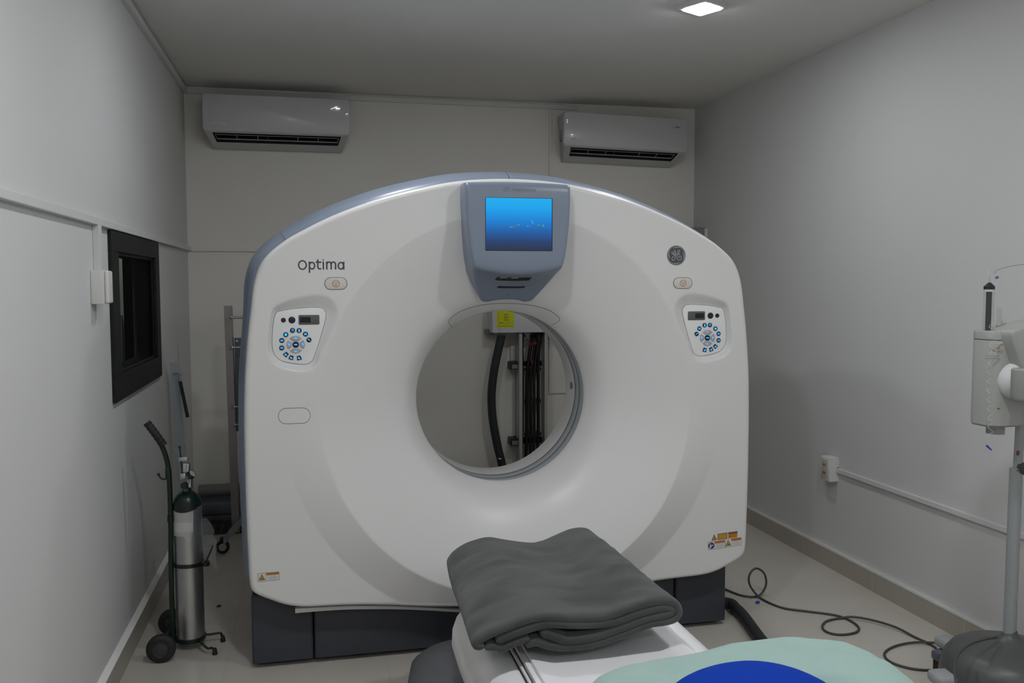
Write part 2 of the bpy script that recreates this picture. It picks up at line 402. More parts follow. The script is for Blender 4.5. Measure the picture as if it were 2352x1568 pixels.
# cable trunking along the walls
M['trimback'] = mat('back_trunking', (.70, .68, .64, 1), .5, var=.02)
def trunk(name, *boxes, m='trim'):
    b = MB()
    for q in boxes: b.bx(*q, m, .002)
    return struct(b.build(name, smooth=False))
trunk('trim_3', (XL, XL+.020, YF, YB-.003, 1.655, 1.681))                       # left wall, chest height
trunk('trim_4', (XL+.020, 1.2, YB-.012, YB, 1.652, 1.671), m='trimback')                      # goes on along the back wall
trunk('trim_5', (XL, XL+.022, YF, YB-.002, ZT-.045, ZT-.016))                   # under the ceiling, left
trunk('trim_6', (XL+.022, 1.735, YB-.020, YB, ZT-.043, ZT-.014))                # under the ceiling, back
trunk('trim_7', (1.545, 1.562, YB-.012, YB, .735, ZT-.044), m='trimback')                     # drops down the back wall
trunk('trim_8', (1.545, 2.3, YB-.012, YB, .715, .734), m='trimback')
trunk('trim_9', (XR-.016, XR, 1.0, 3.925, .499, .521))                          # right wall to the outlet
trunk('trim_10', (XL, XL+.022, 3.286, 3.326, 1.499, 1.655))                     # drop to the switch box

# switch box by the window
t = thing('switch_box', 'white switch box on the left wall beside the dark window frame', 'switch', (XL, 3.36, 1.44))
b = MB(); b.bx(XL, XL+.043, 3.237, 3.315, 1.384, 1.499, 'outlet', .003); b.build('mounting_box', t)
b = MB(); b.bx(XL+.043, XL+.056, 3.240, 3.312, 1.386, 1.498, 'outlet', .012, 4); b.build('cover_plate', t)

# control room window
wf = thing('window_1', None, None, (XL, 4.03, 1.33)); wf['kind'] = 'structure'
FY0, FY1, FZ0, FZ1 = 3.515, 4.555, 1.008, 1.652
IY0, IY1, IZ0, IZ1 = 3.635, 4.455, 1.105, 1.575
b = MB()
for (y0, y1, z0, z1) in ((FY0, FY1, IZ1, FZ1), (FY0, FY1, FZ0, IZ0), (FY0, IY0, IZ0, IZ1), (IY1, FY1, IZ0, IZ1)):
    b.bx(XL, XL+.014, y0, y1, z0, z1, 'frame', .002)
b.build('window_frame', wf, smooth=False)
b = MB()
for (y0, y1, z0, z1) in ((WY0, WY1, IZ1-.012, WZ1), (WY0, WY1, WZ0, IZ0+.012), (WY0, IY0+.012, IZ0, IZ1), (IY1-.012, WY1, IZ0, IZ1)):
    b.bx(XL-.075, XL-.0005, y0, y1, z0, z1, 'frame', .002)
b.build('window_reveal', wf, smooth=False)
b = MB(); b.bx(XL-.010, XL-.004, IY0, IY1, IZ0, IZ1, 'window'); b.build('window_pane', wf, smooth=False)
# control room with darkness put into its colour; doorway to an added lit corridor
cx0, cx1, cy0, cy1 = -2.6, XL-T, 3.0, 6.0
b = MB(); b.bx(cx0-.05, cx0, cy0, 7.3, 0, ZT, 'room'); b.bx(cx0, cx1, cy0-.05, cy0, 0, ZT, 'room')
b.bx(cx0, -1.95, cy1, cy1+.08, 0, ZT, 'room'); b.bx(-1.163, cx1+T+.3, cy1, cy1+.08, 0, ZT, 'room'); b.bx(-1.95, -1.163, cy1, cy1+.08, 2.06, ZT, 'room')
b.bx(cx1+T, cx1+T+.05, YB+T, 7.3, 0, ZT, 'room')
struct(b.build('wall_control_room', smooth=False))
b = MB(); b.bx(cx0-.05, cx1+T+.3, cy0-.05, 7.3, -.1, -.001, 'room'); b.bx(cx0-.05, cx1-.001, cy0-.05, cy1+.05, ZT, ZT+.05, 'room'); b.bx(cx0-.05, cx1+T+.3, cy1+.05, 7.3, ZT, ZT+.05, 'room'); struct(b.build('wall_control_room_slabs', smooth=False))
b = MB(); b.bx(cx0, cx1+T, 7.2, 7.25, 0, ZT, 'green'); b.bx(-1.48, -1.405, 7.17, 7.2, .6, 1.22, 'boxgrey'); struct(b.build('wall_corridor', smooth=False))

# outlet on the right wall
t = thing('wall_outlet', 'small cream power outlet box on the right wall at the end of the white trunking', 'outlet', (XR, 3.96, .51))
b = MB(); b.prism([(3.925, .452), (3.925, .572), (4.006, .572), (4.006, .452)], lambda u, w, d: (XR-d, u, w), 0, .052, 'outlet', .006); b.build('outlet_box', t)
b = MB(); b.bx(XR-.056, XR-.0515, 3.94, 3.99, .465, .56, 'outletface', .002)
for z in (.492, .532):
    for dy in (-.008, .008): b.bx(XR-.0575, XR-.0555, 3.965+dy-.0018, 3.965+dy+.0018, z-.007, z+.007, 'gap')
b.build('outlet_face', t)
b = MB(); b.box((XR-.004, 3.9245, .515), (.010, .006, .018), 'gap'); b.build('cable_knockout', t)

# ------------------------------------------------------------------ ceiling lamps
def lamp_at(x, y, rot, label, m='lamp'):
    t = thing('ceiling_light', label, 'ceiling light', (0, 0, 0), 'square ceiling lights')
    b = MB(); b.prism(rrect(-.075, .075, -.075, .075, .012), lambda u, w, d: (u, w, -d), 0, .022, 'lamphouse', .003); b.build('housing', t)
    b = MB(); b.prism(rrect(-.062, .062, -.062, .062, .014), lambda u, w, d: (u, w, -d), .0222, .0265, m, .003); b.build('diffuser', t)
    t.location = (x, y, ZT); t.rotation_euler = (0, 0, rot); return t
lamp_at(1.645, 3.57, math.radians(27), 'glowing square ceiling light above the scanner on the right')
lamp_at(.20, 3.42, math.radians(-8), 'square ceiling light above the left of the scanner, just beyond the top edge')
lamp_at(1.55, 1.72, math.radians(4), 'square ceiling light over the table on the right, behind the viewer', 'lampfront')
lamp_at(.20, 1.72, math.radians(4), 'square ceiling light over the table on the left, behind the viewer', 'lampfront')
lamp_at(1.55, -.9, math.radians(4), 'square ceiling light nearest the entrance on the right', 'lampfront')
lamp_at(.20, -.9, math.radians(4), 'square ceiling light nearest the entrance on the left', 'lampfront')
b = MB(); b.prism(rrect(-.15, .15, -.15, .15, .02), lambda u, w, d: (-1.6+u, 6.6+w, ZT-d), 0, .03, 'fillcorr', .004)  # added out-of-view lamp that brightens the green wall strip
o = b.build('corridor_fill_light'); tag(o, 'added fill light in the unseen corridor beyond the dark control room', 'ceiling light')

# ------------------------------------------------------------------ air conditioners
def make_ac(label):
    t = thing('air_conditioner', label, 'air conditioner', (0, 0, 0), 'wall air conditioners')
    W = .415; zl, zt = .082, .298; yf = -.192
    A = Vector((0, yf+.004, zl)); B = Vector((0, -.035, .004))
    prof = [(0, .004), (0, zt-.02), (-.01, zt-.003), (-.03, zt), (yf+.03, zt), (yf+.012, zt-.006), (yf+.004, zt-.03), (A.y, A.z)]
    b = MB()
    # ends narrow towards the bottom
    def end(y, z): return W-(.035*max(0, (zl-z)/zl))
    L = len(prof)
    vs = [(sx*end(y, z), y, z) for sx in (-1, 1) for (y, z) in prof]
    fs = [(i, i+1, L+i+1, L+i) for i in range(L-1)]
    b.add(vs, fs, 'acside')
    # side cheeks incl. slope
    for sx in (-1, 1):
        pts = [(sx*end(y, z), y, z) for y, z in prof]+[(sx*(W-.035), B.y, B.z)]
        b.add(pts, [tuple(range(len(pts)))], 'acside')
    b.add([(-W+.035, B.y, B.z), (W-.035, B.y, B.z), (W-.035, 0, .004), (-W+.035, 0, .004)], [(0, 1, 2, 3)], 'acside')
    # sloped air outlet face with its opening
    def S(u, tt): return Vector((u*(1-.085*tt), A.y+(B.y-A.y)*tt, A.z+(B.z-A.z)*tt))
    t0, t1, ua = .08, .62, .375
    for (u0, u1, a0, a1) in ((-W, W, 0, t0), (-W, W, t1, 1), (-W, -ua, t0, t1), (ua, W, t0, t1)):
        b.add([S(u0, a0), S(u1, a0), S(u1, a1), S(u0, a1)], [(0, 1, 2, 3)], 'acside')
    nrm = Vector((0, (B.z-A.z), -(B.y-A.y))).normalized(); nrm = nrm if nrm.z > 0 else -nrm
    k = nrm*.07
    c4 = [S(-ua, t0), S(ua, t0), S(ua, t1), S(-ua, t1)]; d4 = [p+k for p in c4]
    b.add(c4+d4, [(4, 5, 6, 7), (0, 1, 5, 4), (1, 2, 6, 5), (2, 3, 7, 6), (3, 0, 4, 7)], 'gap')
    b.build('casing', t, angle=30)
    b = MB(); b.prism(rrect(-.424, .424, zl+.002, zt+.002, .02, 6), lambda u, w, d: (u, yf-d+.03*((w-.20)/.1)**2*.25, w), -.006, .009, 'acw', .006); fp = b.build('fascia_panel', t)
    # vane: two long bars with short posts
    b = MB(); n0 = nrm*.012
    for tt, r in ((.27, .0022), (.52, .0035)):
        b.tube([S(-ua+.006, tt)+n0, S(ua-.006, tt)+n0], r, 'vane', 6)
    for q in (-.368, -.245, -.12, .12, .245, .368): b.tube([S(q, .27)+n0, S(q, .52)+n0], .0022, 'vane', 6)
    b.box(S(-.06, .4)+nrm*.02, (.012, .012, .02), 'gap')
    b.build('vane', t)
    fm = lambda u, w, d: (u, yf-.0092-d, w)
    b = MB(); x0, z0 = -.375, .128
    for q in range(4): b.stroke([(x0+q*.008, z0-.006), (x0+.008+q*.008, z0+.007)] if q % 2 == 0 else [(x0+.004+q*.008, z0+.007), (x0+.004+q*.008, z0-.006)], .0035, fm, 0, .0006, 'logo', smooth=0)
    text_mesh('mirage', .019, 'logo', lambda u, w, d: fm(x0+.035+u, z0-.001+w, d), b, .0006, 'LEFT', .35)
    b.build('logo_print', fp)
    return t, fp, fm
def ac_mark(fp, fm, m, extra):
    b = MB()
    b.stroke([(.315, .236), (.335, .244), (.352, .250)], .0022, fm, 0, .0006, m, smooth=0); b.stroke([(.340, .250), (.352, .240), (.362, .238)], .002, fm, 0, .0006, m)
    for q in range(3): b.stroke([(.345+q*.008, .240), (.350+q*.008, .240)], .0045, fm, 0, .0006, m, smooth=0)
    b.build('logo_mark', fp)
    b = MB()
    for (u, w) in extra: b.prism(circ(u, w, .0025, 8), fm, 0, .0006, 'lit')
    b.build('indicator_lamp', fp)
t1, fp, fm = make_ac('left of the two wall air conditioners, with a logo made to glow like a reflection on its right end')
ac_mark(fp, fm, 'lit', [(.412, .212), (.404, .208)])  # this logo glows to stand for the ceiling lamp reflected in it
t1.location = (-.182, YB-.0005, 2.267)
t2, fp, fm = make_ac('right of the two wall air conditioners, showing its left side')
ac_mark(fp, fm, 'greyprint', [(-.405, .243), (-.405, .230)])
b = MB(); b.bx(-.4165, -.414, -.115, -.085, .12, .2, 'greyprint'); b.bx(-.417, -.414, -.113, -.088, .122, .13, 'gap'); b.build('rating_label', t2, wl=Vector())
t2.location = (2.012, YB-.0005, 2.243); t2.rotation_euler = (0, math.radians(1.2), 0)

# ------------------------------------------------------------------ CT scanner
XC, ZC = .7525, .992
HALF = [(0, 1.850), (.2, 1.838), (.364, 1.805), (.49, 1.771), (.60, 1.731), (.70, 1.688), (.80, 1.635), (.85, 1.604), (.918, 1.543), (.952, 1.465), (.968, 1.36),
        (.982, 1.246), (.994, 1.095), (.999, .92), (.999, .68), (.995, .47), (.990, .345), (.976, .319), (.92, .290), (.862, .265), (.80, .253), (.71, .249), (.594, .243), (.38, .224), (0, .210)]
full = HALF+[(-u, z) for u, z in HALF[-2:0:-1]]
OUT = smoothpoly(full, 8)
def dirR(poly):
    """radius of a star shaped outline for any angle about the bore axis"""
    pa = sorted((atan2(z-ZC, u), hypot(u, z-ZC)) for u, z in poly); A = [p[0] for p in pa]; Rr = [p[1] for p in pa]
    import bisect
    def f(a):
        a = (a+pi) % (2*pi)-pi; i = bisect.bisect(A, a)
        a0, q0 = (A[i-1], Rr[i-1]) if i > 0 else (A[-1]-2*pi, Rr[-1]); a1, q1 = (A[i], Rr[i]) if i < len(A) else (A[0]+2*pi, Rr[0])
        t = (a-a0)/(a1-a0) if a1 > a0 else 0
        x = q0*cos(a0)*(1-t)+q1*cos(a1)*t; y = q0*sin(a0)*(1-t)+q1*sin(a1)*t
        # intersection of the ray with the chord
        x0, y0, x1, y1 = q0*cos(a0), q0*sin(a0), q1*cos(a1), q1*sin(a1)
        dx, dy = x1-x0, y1-y0; den = cos(a)*dy-sin(a)*dx
        return (x0*dy-y0*dx)/den if abs(den) > 1e-12 else hypot(x, y)
    return f
_raw = dirR(OUT); NT = 1440
_tab = [_raw(2*pi*k/NT) for k in range(NT)]
for _ in range(5): _tab = [(_tab[k-2]+2*_tab[k-1]+3*_tab[k]+2*_tab[(k+1) % NT]+_tab[(k+2) % NT])/9 for k in range(NT)]
def Rout(a):
    q = (a/(2*pi)*NT) % NT; k = int(q); t = q-k
    p0, p1, p2, p3 = _tab[k-1], _tab[k % NT], _tab[(k+1) % NT], _tab[(k+2) % NT]
    return .5*(2*p1+(p2-p0)*t+(2*p0-5*p1+4*p2-p3)*t*t+(3*p1-p0-3*p2+p3)*t**3)
gant = thing('ct_scanner', 'large white and steel-blue CT scanner with a round bore and lit blue screen', 'CT scanner', (XC, 3.8, 0))
R0, RR, RO, YFACE = .350, .73, .868, 3.285
G = [(.350, 1), (.355, .93), (.372, .80), (.39, .68), (.41, .585), (.43, .52), (.46, .445), (.5, .36), (.55, .27), (.6, .185), (.66, .095), (.73, 0)]
def gfun(r):
    for (a, p), (c, q) in zip(G, G[1:]):
        if r <= c: return p+(q-p)*(r-a)/(c-a)
    return 0
def sm(t): t = min(1, max(0, t)); return t*t*(3-2*t)
def sdpoly(poly, x, y):
    d = 1e9; ins = False; n = len(poly)
    for i in range(n):
        ax, ay = poly[i]; bx_, by = poly[(i+1) % n]
        ex, ey = bx_-ax, by-ay; wx, wy = x-ax, y-ay
        t = max(0, min(1, (wx*ex+wy*ey)/(ex*ex+ey*ey))); d = min(d, hypot(wx-ex*t, wy-ey*t))
        if (ay > y) != (by > y) and x < (bx_-ax)*(y-ay)/(by-ay)+ax: ins = not ins
    return -d if ins else d
PANEL = [(.882, 1.335), (.853, 1.351), (.79, 1.3595), (.725, 1.361), (.705, 1.347), (.703, 1.325), (.72, 1.262), (.742, 1.195), (.757, 1.163), (.785, 1.154), (.83, 1.160), (.868, 1.172), (.890, 1.200), (.894, 1.25)]
PANEL = smoothpoly(PANEL, 4)
REC = .026
def surfY(r, a):
    h = .058*sm(max(0, -sin(a))*1.15)
    ridge = YFACE-h
    if r <= RR: y = ridge+(3.51-ridge)*gfun(r)
    elif r <= RO: y = ridge+h*(r-RR)/(RO-RR)
    else: y = YFACE
    u, w = r*cos(a), ZC+r*sin(a)
    if .62 < abs(u) < .965 and 1.10 < w < 1.42:
        d = sdpoly(PANEL, abs(u), w-.004)
        dx, dy = abs(u)-.80, w-1.262; dl = hypot(dx, dy)+1e-9; dx /= dl; dy /= dl
        wd = .011+.034*max(0, -.62*dx+.79*dy)+.010*max(0, -dy)
        q = min(1, max(0, (d-.002)/wd)); y += REC*(1-(.8*q+.2*sm(q)))
    return y
def fm_face(u, w, d): return (XC+u, YFACE-d, w)
NA = 900
def radii(a):
    Ro = Rout(a); Ri = Ro-.022
    rs = [R0, .3525, .356, .361, .366, .373, .381, .39, .40, .41, .42, .43, .445, .46, .48, .5, .525, .55, .575, .6, .63, .66, .69, .712, .7225, .7285, .7315, .7375]
    tail = [.744, .751, .758, .765, .772, .779, .786, .793, .80, .807, .814, .821, .828, .835, .842, .849, .856, .862, .8665, .8695, .875, .885]
    q = min(1, (Ri-.006-.7375)/(.885-.7375)); rs += [.7375+(r-.7375)*q for r in tail]
    last = rs[-1]; K = 34
    for k in range(1, K+1): rs.append(last+(Ri-last)*k/K)
    return rs, Ri, Ro
b = MB(); vs = []; fs = []
for i in range(NA):
    a = 2*pi*i/NA; rs, Ri, Ro = radii(a)
    row = [(XC+r*cos(a), surfY(r, a), ZC+r*sin(a)) for r in rs]
    ye = surfY(Ri, a)
    for k in range(1, 7):
        q = k/6*pi/2; r = Ri+.022*sin(q); row.append((XC+r*cos(a), ye+.026*(1-cos(q))+(3.318-ye-.026)*max(0, (k-3)/3), ZC+r*sin(a)))
    row.append((XC+(Ro)*cos(a), 3.345, ZC+Ro*sin(a))); row.append((XC+(Ro-.02)*cos(a), 3.35, ZC+(Ro-.02)*sin(a)))
    vs += row
nr = len(row)
for i in range(NA):
    j = (i+1) % NA
    for k in range(nr-1): fs.append((i*nr+k, i*nr+k+1, j*nr+k+1, j*nr+k))
b.add(vs, fs, 'white'); cover = b.build('face_cover', gant, angle=60)

# side shell, four panels with open joints
def offs(poly, d): return inset(poly, -d)
ring_pts = [p for p in OUT]
def shell(a0, a1, name):
    """panel of the blue side shell between two angles (deg, counter-clockwise from the right)"""
    b = MB(); prof = [(3.350, -.014), (3.356, .003), (3.372, .016), (3.40, .028), (3.44, .039), (3.50, .049), (3.57, .055), (3.66, .057), (3.80, .054), (3.86, .044), (3.88, .018)]
    n = max(8, int((a1-a0)/1.2)); vs = []; fs = []
    P = []
    for i in range(n+1):
        a = math.radians(a0+(a1-a0)*i/n); P.append((Rout(a)*cos(a), ZC+Rout(a)*sin(a)))
    for i in range(n+1):
        p = Vector(P[max(i-1, 0)]); q = Vector(P[min(i+1, n)]); t = (q-p).normalized(); nn = Vector((t.y, -t.x))
        fz = .70+.30*sm((P[i][1]-1.25)/.3)     # slimmer down the sides
        for (Y, d) in prof: vs.append((XC+P[i][0]+nn.x*d*fz, Y, P[i][1]+nn.y*d*fz))
    L = len(prof)
    for i in range(n):
        for k in range(L-1): fs.append((i*L+k, i*L+k+1, (i+1)*L+k+1, (i+1)*L+k))
    fs += [tuple(range(L)), tuple(range(n*L, (n+1)*L))[::-1]]
    b.add(vs, fs, 'blue'); return b.build(name, gant, angle=50)
aS = math.degrees(atan2(1.612-ZC, .845)); aB = math.degrees(atan2(.345-ZC, .99))
shell(aB, aS-.1, 'rim_shell'); shell(aS+.1, 89.80, 'rim_shell'); shell(89.98, 180-aS-.1, 'rim_shell'); shell(180-aS+.1, 180-aB, 'rim_shell')
# dark liner seen in the joints, and the rear cover
b = MB(); vs = []; fs = []; NB = 160
prof = [(3.36, -.004), (3.86, .012), (3.89, .022), (4.12, .02), (4.19, -.0), (4.22, -.04)]
for i in range(NB):
    a = 2*pi*i/NB; r = Rout(a)
    for (Y, d) in prof: vs.append((XC+(r+d)*cos(a), Y, max(.03, ZC+(r+d)*sin(a))))
    vs.append((XC+.62*cos(a), 4.23, ZC+.62*sin(a))); vs.append((XC+.58*cos(a), 4.21, ZC+.58*sin(a)))
L = len(prof)+2
for i in range(NB):
    j = (i+1) % NB
    for k in range(L-1): fs.append((i*L+k, i*L+k+1, j*L+k+1, j*L+k))
b.add(vs, fs[:], 'white'); rc = b.build('housing_cover', gant)
rc.data.materials.append(M['gap'])
for p in rc.data.polygons:
    if all(rc.data.vertices[v].co.y < 3.865-3.8 for v in p.vertices): p.material_index = 1
# bore
def bore(name, prof, m):
    b = MB(); b.lathe((XC, 0, ZC), (0, 1, 0), prof, m, 128); return b.build(name, gant, angle=30)
for nm, y0, y1, m_ in (('bore_seam', 3.508, 3.521, 'seam'), ('bore_ring', 3.521, 3.573, 'ring'), ('bore_seam', 3.573, 3.580, 'gap'), ('bore_ring', 3.580, 3.634, 'ring'), ('bore_seam', 3.634, 3.644, 'seam')):
    bore(nm, [(y0, .3534), (y0+.0005, .3524), (y0+.0015, .3520), (y1-.0015, .3520), (y1-.0005, .3524), (y1, .3534)] if m_ == 'ring' else [(y0-.001, .3526), (y1+.001, .3526)], m_)
bore('bore_tube', [(3.643, .3535), (3.645, .352), (3.775, .351), (3.78, .352), (3.79, .360), (3.95, .46), (4.215, .60)], 'white')
# small grey window on the right of the tube
b = MB(); vs = []
for i in range(9):
    a = math.radians(-2.0+4.8*i/8)
    for Y in (3.668, 3.70): vs.append((XC+.3485*cos(a), Y+.004*sin(i*pi/8), ZC+.012+.3485*sin(a)))
b.add(vs, [(2*i, 2*i+1, 2*i+3, 2*i+2) for i in range(8)], 'greyprint'); o = b.build('alignment_light_window', gant)
# brow cover at the top of the bore: raised panel edge
def fm_fun(u, w, d):
    r = hypot(u, w-ZC); a = atan2(w-ZC, u); return (XC+u, surfY(max(r, R0), a)-d, w)
brow = [(-.205, 1.279), (-.221, 1.293), (-.226, 1.308), (-.205, 1.329), (-.16, 1.351), (-.09, 1.367), (0, 1.3725), (.09, 1.367), (.16, 1.351), (.205, 1.329), (.226, 1.308), (.221, 1.293), (.205, 1.279)]
b = MB(); b.stroke(brow, .0016, fm_fun, -.002, .0006, 'seam', smooth=10); b.build('brow_seam', gant)

# screen housing
rows = [(1.812, 1.816, .192, 3.260), (1.822, 1.827, .195, 3.222), (1.819, 1.824, .197, 3.203), (1.808, 1.812, .198, 3.195), (1.79, 1.79, .1985, 3.193), (1.75, 1.75, .198, 3.192), (1.70, 1.70, .196, 3.192), (1.65, 1.65, .192, 3.192), (1.60, 1.60, .186, 3.192), (1.56, 1.555, .180, 3.192),
        (1.53, 1.51, .173, 3.1925), (1.516, 1.493, .169, 3.196), (1.508, 1.4845, .168, 3.205), (1.503, 1.481, .167, 3.220), (1.487, 1.470, .160, 3.255), (1.462, 1.452, .148, 3.293), (1.437, 1.433, .134, 3.327), (1.412, 1.414, .117, 3.354), (1.396, 1.403, .106, 3.371), (1.388, 1.396, .100, 3.379), (1.382, 1.391, .091, 3.388), (1.380, 1.3895, .080, 3.40), (1.381, 1.390, .072, 3.43)]
b = MB(); vs = []; fs = []
S_ = [0, .12, .25, .4, .55, .7, .8, .88, .94]
for (ze, zc, w, Y) in rows:
    half = []
    for s_ in S_: half.append((w*s_, Y, zc+(ze-zc)*(s_**2)))
    for (dw, dy) in ((-.006, .0008), (-.002, .004), (.0005, .010), (.003, .03), (.006, .10), (.007, .22)): half.append((w+dw, min(Y+dy, 3.44) if dy < .2 else 3.45, ze))
    row = [(-x, y, z) for x, y, z in half[:0:-1]]+half
    vs += [(XC+x, y, z) for x, y, z in row]
L = len(row)
for i in range(len(rows)-1):
    for k in range(L-1): fs.append((i*L+k, i*L+k+1, (i+1)*L+k+1, (i+1)*L+k))
fs.append(tuple(range(L)))
b.add(vs, fs, 'blue'); hs = b.build('screen_housing', gant, angle=55)
fm_s = lambda u, w, d: (XC+u, 3.192-d, w)
b = MB(); b.prism(rrect(-.1275, .1275, 1.572, 1.767, .003), fm_s, -.004, .0008, 'gap'); b.build('screen_bezel', hs)
b = MB(); b.prism(rrect(-.1255, .1245, 1.574, 1.7655, .002), fm_s, -.003, .0014, 'screen'); b.build('screen', hs)
# fish on the screen picture
def fish(u, w, l, h, ang):
    b = MB(); q = []
    for k in range(13):
        s_ = k/12; q.append((s_-.5, h/l*.5*sin(pi*min(1, s_*1.05))))
    q += [(a, -c) for a, c in q[-2:0:-1]]
    R_ = lambda p: (u+l*(p[0]*cos(ang)-p[1]*sin(ang)), w+l*(p[0]*sin(ang)+p[1]*cos(ang)))
    b.prism([R_(p) for p in q], fm_s, .0012, .0018, 'fish')
    b.stroke([R_((-.46, 0)), R_((-.68, .13))], .0013, fm_s, .0012, .0019, 'fish2', smooth=0); b.stroke([R_((-.46, 0)), R_((-.64, -.12))], .0010, fm_s, .0012, .0019, 'fish2', smooth=0)
    b.stroke([R_((-.2, -.02)), R_((.3, -.03))], .0009, fm_s, .0012, .0019, 'fish2', smooth=0)
    b.build('screen_fish', hs)
fish(-.022, 1.661, .018, .006, .15); fish(-.006, 1.6665, .010, .005, .25+pi); fish(.036, 1.664, .009, .005, .1); fish(.076, 1.6665, .028, .006, pi-.02)
b = MB(); b.stroke([(.048, 1.684), (.050, 1.676), (.0535, 1.673)], .0016, fm_s, .0012, .0019, 'fish2'); b.build('screen_fish', hs)
# slots under the screen
def fm_u(u, w, d):
    # point on the receding underside
    for r1, r2 in zip(rows[10:], rows[11:]):
        z1 = r1[1]+(r1[0]-r1[1])*(u/r1[2])**2; z2 = r2[1]+(r2[0]-r2[1])*(u/r2[2])**2
        if z1 >= w >= z2:
            t = (z1-w)/(z1-z2+1e-9); return (XC+u, r1[3]+(r2[3]-r1[3])*t-d, w)
    return (XC+u, 3.25-d, w)
def under_patch(b, us, wtop, wbot, lift, m, n=16):
    vs = []
    for i in range(n+1):
        u = us[0]+(us[1]-us[0])*i/n
        for q in (0, .5, 1): vs.append(fm_u(u+(.004*(1-q)), wtop(u)+(wbot(u)-wtop(u))*q, lift))
    b.add(vs, [(3*i+k, 3*i+k+1, 3*i+k+4, 3*i+k+3) for i in range(n) for k in (0, 1)], m)
b = MB(); bow = lambda z: (lambda u: z+.012*(u/.16)**2)
under_patch(b, (-.076, .058), bow(1.4735), bow(1.4615), .0015, 'gap')
for u in (-.049, -.006): under_patch(b, (u-.014, u+.012), bow(1.4733), bow(1.4695), .0025, 'cream', 6)
b.build('camera_slot', hs)
b = MB(); under_patch(b, (-.058, .050), bow(1.4405), bow(1.4335), .0015, 'gap'); b.build('speaker_slot', hs)
b = MB(); b.prism(circ(-.004, 1.408, .0018, 10), fm_u, -.002, .002, 'gap'); b.build('microphone_hole', hs)
b = MB(); text_mesh('GE Healthcare', .021, 'blue', lambda u, w, d: (XC+.002+u, 3.193-.0012, 1.797+w), b, .0007); hb = b.build('embossed_lettering', hs, smooth=False)

# lettering
b = MB(); K = .000323; bx0, bz0 = -.798, 1.5045
fo = lambda u, w, d: fm_face(bx0+u*K, bz0+w*K, d)
def st(pts, closed=False, smooth=6): b.stroke(pts, 15.5, fo, 0, .0007, 'letter', closed, smooth)
def arc(cx, cy, rx, ry, a0, a1, n=14): return [(cx+rx*cos(math.radians(a0+(a1-a0)*k/n)), cy+ry*sin(math.radians(a0+(a1-a0)*k/n))) for k in range(n+1)]
st(arc(48, 47, 41.5, 47.5, 0, 345), True, 3)
st([(123, -34), (123, 80)], smooth=0); st(arc(152, 40, 29, 37, 0, 345), True, 3)
st([(216, 104), (216, 60), (217, 22), (226, 7), (246, 5)]); st([(200, 79), (248, 79)], smooth=0)
st([(276, 4), (276, 80)], smooth=0); b.prism(circ(276, 104, 8), fo, 0, .0007, 'letter')
st([(314, 4), (314, 80)], smooth=0); st([(314, 55), (322, 74), (340, 81), (357, 73), (362, 52), (362, 4)]); st([(362, 55), (370, 74), (388, 81), (405, 73), (411, 52), (411, 4)])
st(arc(470, 40, 29, 37, 0, 345), True, 3); st([(502, 80), (502, 4)], smooth=0)
lt = b.build('model_lettering', gant, smooth=False); lt['label'] = 'dark grey word on the upper left of the white cover'

# round emblem
b = MB(); eu, ew, er = .6625, 1.562, .0395
b.prism(circ(eu, ew, er, 40), fm_face, 0, .0012, 'emblem2'); b.prism(circ(eu, ew, er*.975, 40), fm_face, .0012, .0014, 'emblem'); b.prism(circ(eu, ew, er*.925, 40), fm_face, .0014, .0016, 'emblem2'); b.prism(circ(eu, ew, er*.885, 40), fm_face, .0016, .0018, 'emblem')
fe = lambda x, y, d: fm_face(eu+(x-715)/465*er, ew+(815-y)/530*er, d)
g1 = [(485, 620), (478, 680), (515, 738), (575, 728), (640, 665), (658, 585), (625, 545), (575, 592), (548, 680), (562, 760), (602, 785), (652, 750), (690, 665)]
g2 = [(690, 665), (670, 790), (655, 900), (635, 1020), (570, 1080), (505, 1050), (500, 960), (570, 862), (680, 792), (800, 715), (865, 630), (882, 565), (845, 532), (790, 570), (778, 650), (820, 725), (890, 752)]
g3 = [(890, 752), (820, 757), (760, 840), (740, 930), (790, 1040), (870, 1068), (945, 1030), (968, 940), (930, 862), (870, 850), (835, 900), (868, 960)]
for g in (g1, g2, g3): b.stroke([(p[0], p[1]) for p in g], 34, fe, .0018, .0021, 'emblem2')
for k in range(4):
    a0 = [125, 35, -55, -145][k]-12
    for q, (w0, rr) in enumerate(((30, .77), (40, .80), (30, .84), (16, .87))):
        p = []
        for i in range(5):
            a = math.radians(a0-q*14-i*3.6); p.append((715+465*rr*cos(a), 815-530*rr*sin(a)))
        b.stroke(p, w0, fe, .0018, .0021, 'emblem2', smooth=2)
b.build('round_emblem', gant, smooth=False)

# stop buttons
def stop_button(cu, cw):
    fb = fm_face
    b = MB(); b.prism(rrect(cu-.042, cu+.042, cw-.0235, cw+.0235, .0232, 10), fb, -.004, .0006, 'padgrey'); b.prism(rrect(cu-.0398, cu+.0398, cw-.0216, cw+.0216, .0213, 10), fb, -.004, .0010, 'seam')
    b.prism(rrect(cu-.0388, cu+.0388, cw-.0206, cw+.0206, .0204, 10), fb, 0, .0038, 'cream', .0022); o = b.build('stop_button', gant)
    b = MB(); f2 = lambda u, w, d: fb(cu+u, cw+w, d+.0036); r = .0125
    b.stroke(circ(0, 0, r, 24), .0016, f2, 0, .0004, 'red', True, 0)
    tri = [(r*.9*cos(math.radians(a)), r*.9*sin(math.radians(a))) for a in (150, 30, 270)]
    b.stroke(tri, .0016, f2, 0, .0004, 'red', True, 0); b.stroke([(0, .0035), (0, -.004)], .0016, f2, 0, .0004, 'red', smooth=0)
    b.build('stop_symbol', o, smooth=False)
stop_button(-.665, 1.4525); stop_button(.6915, 1.452)
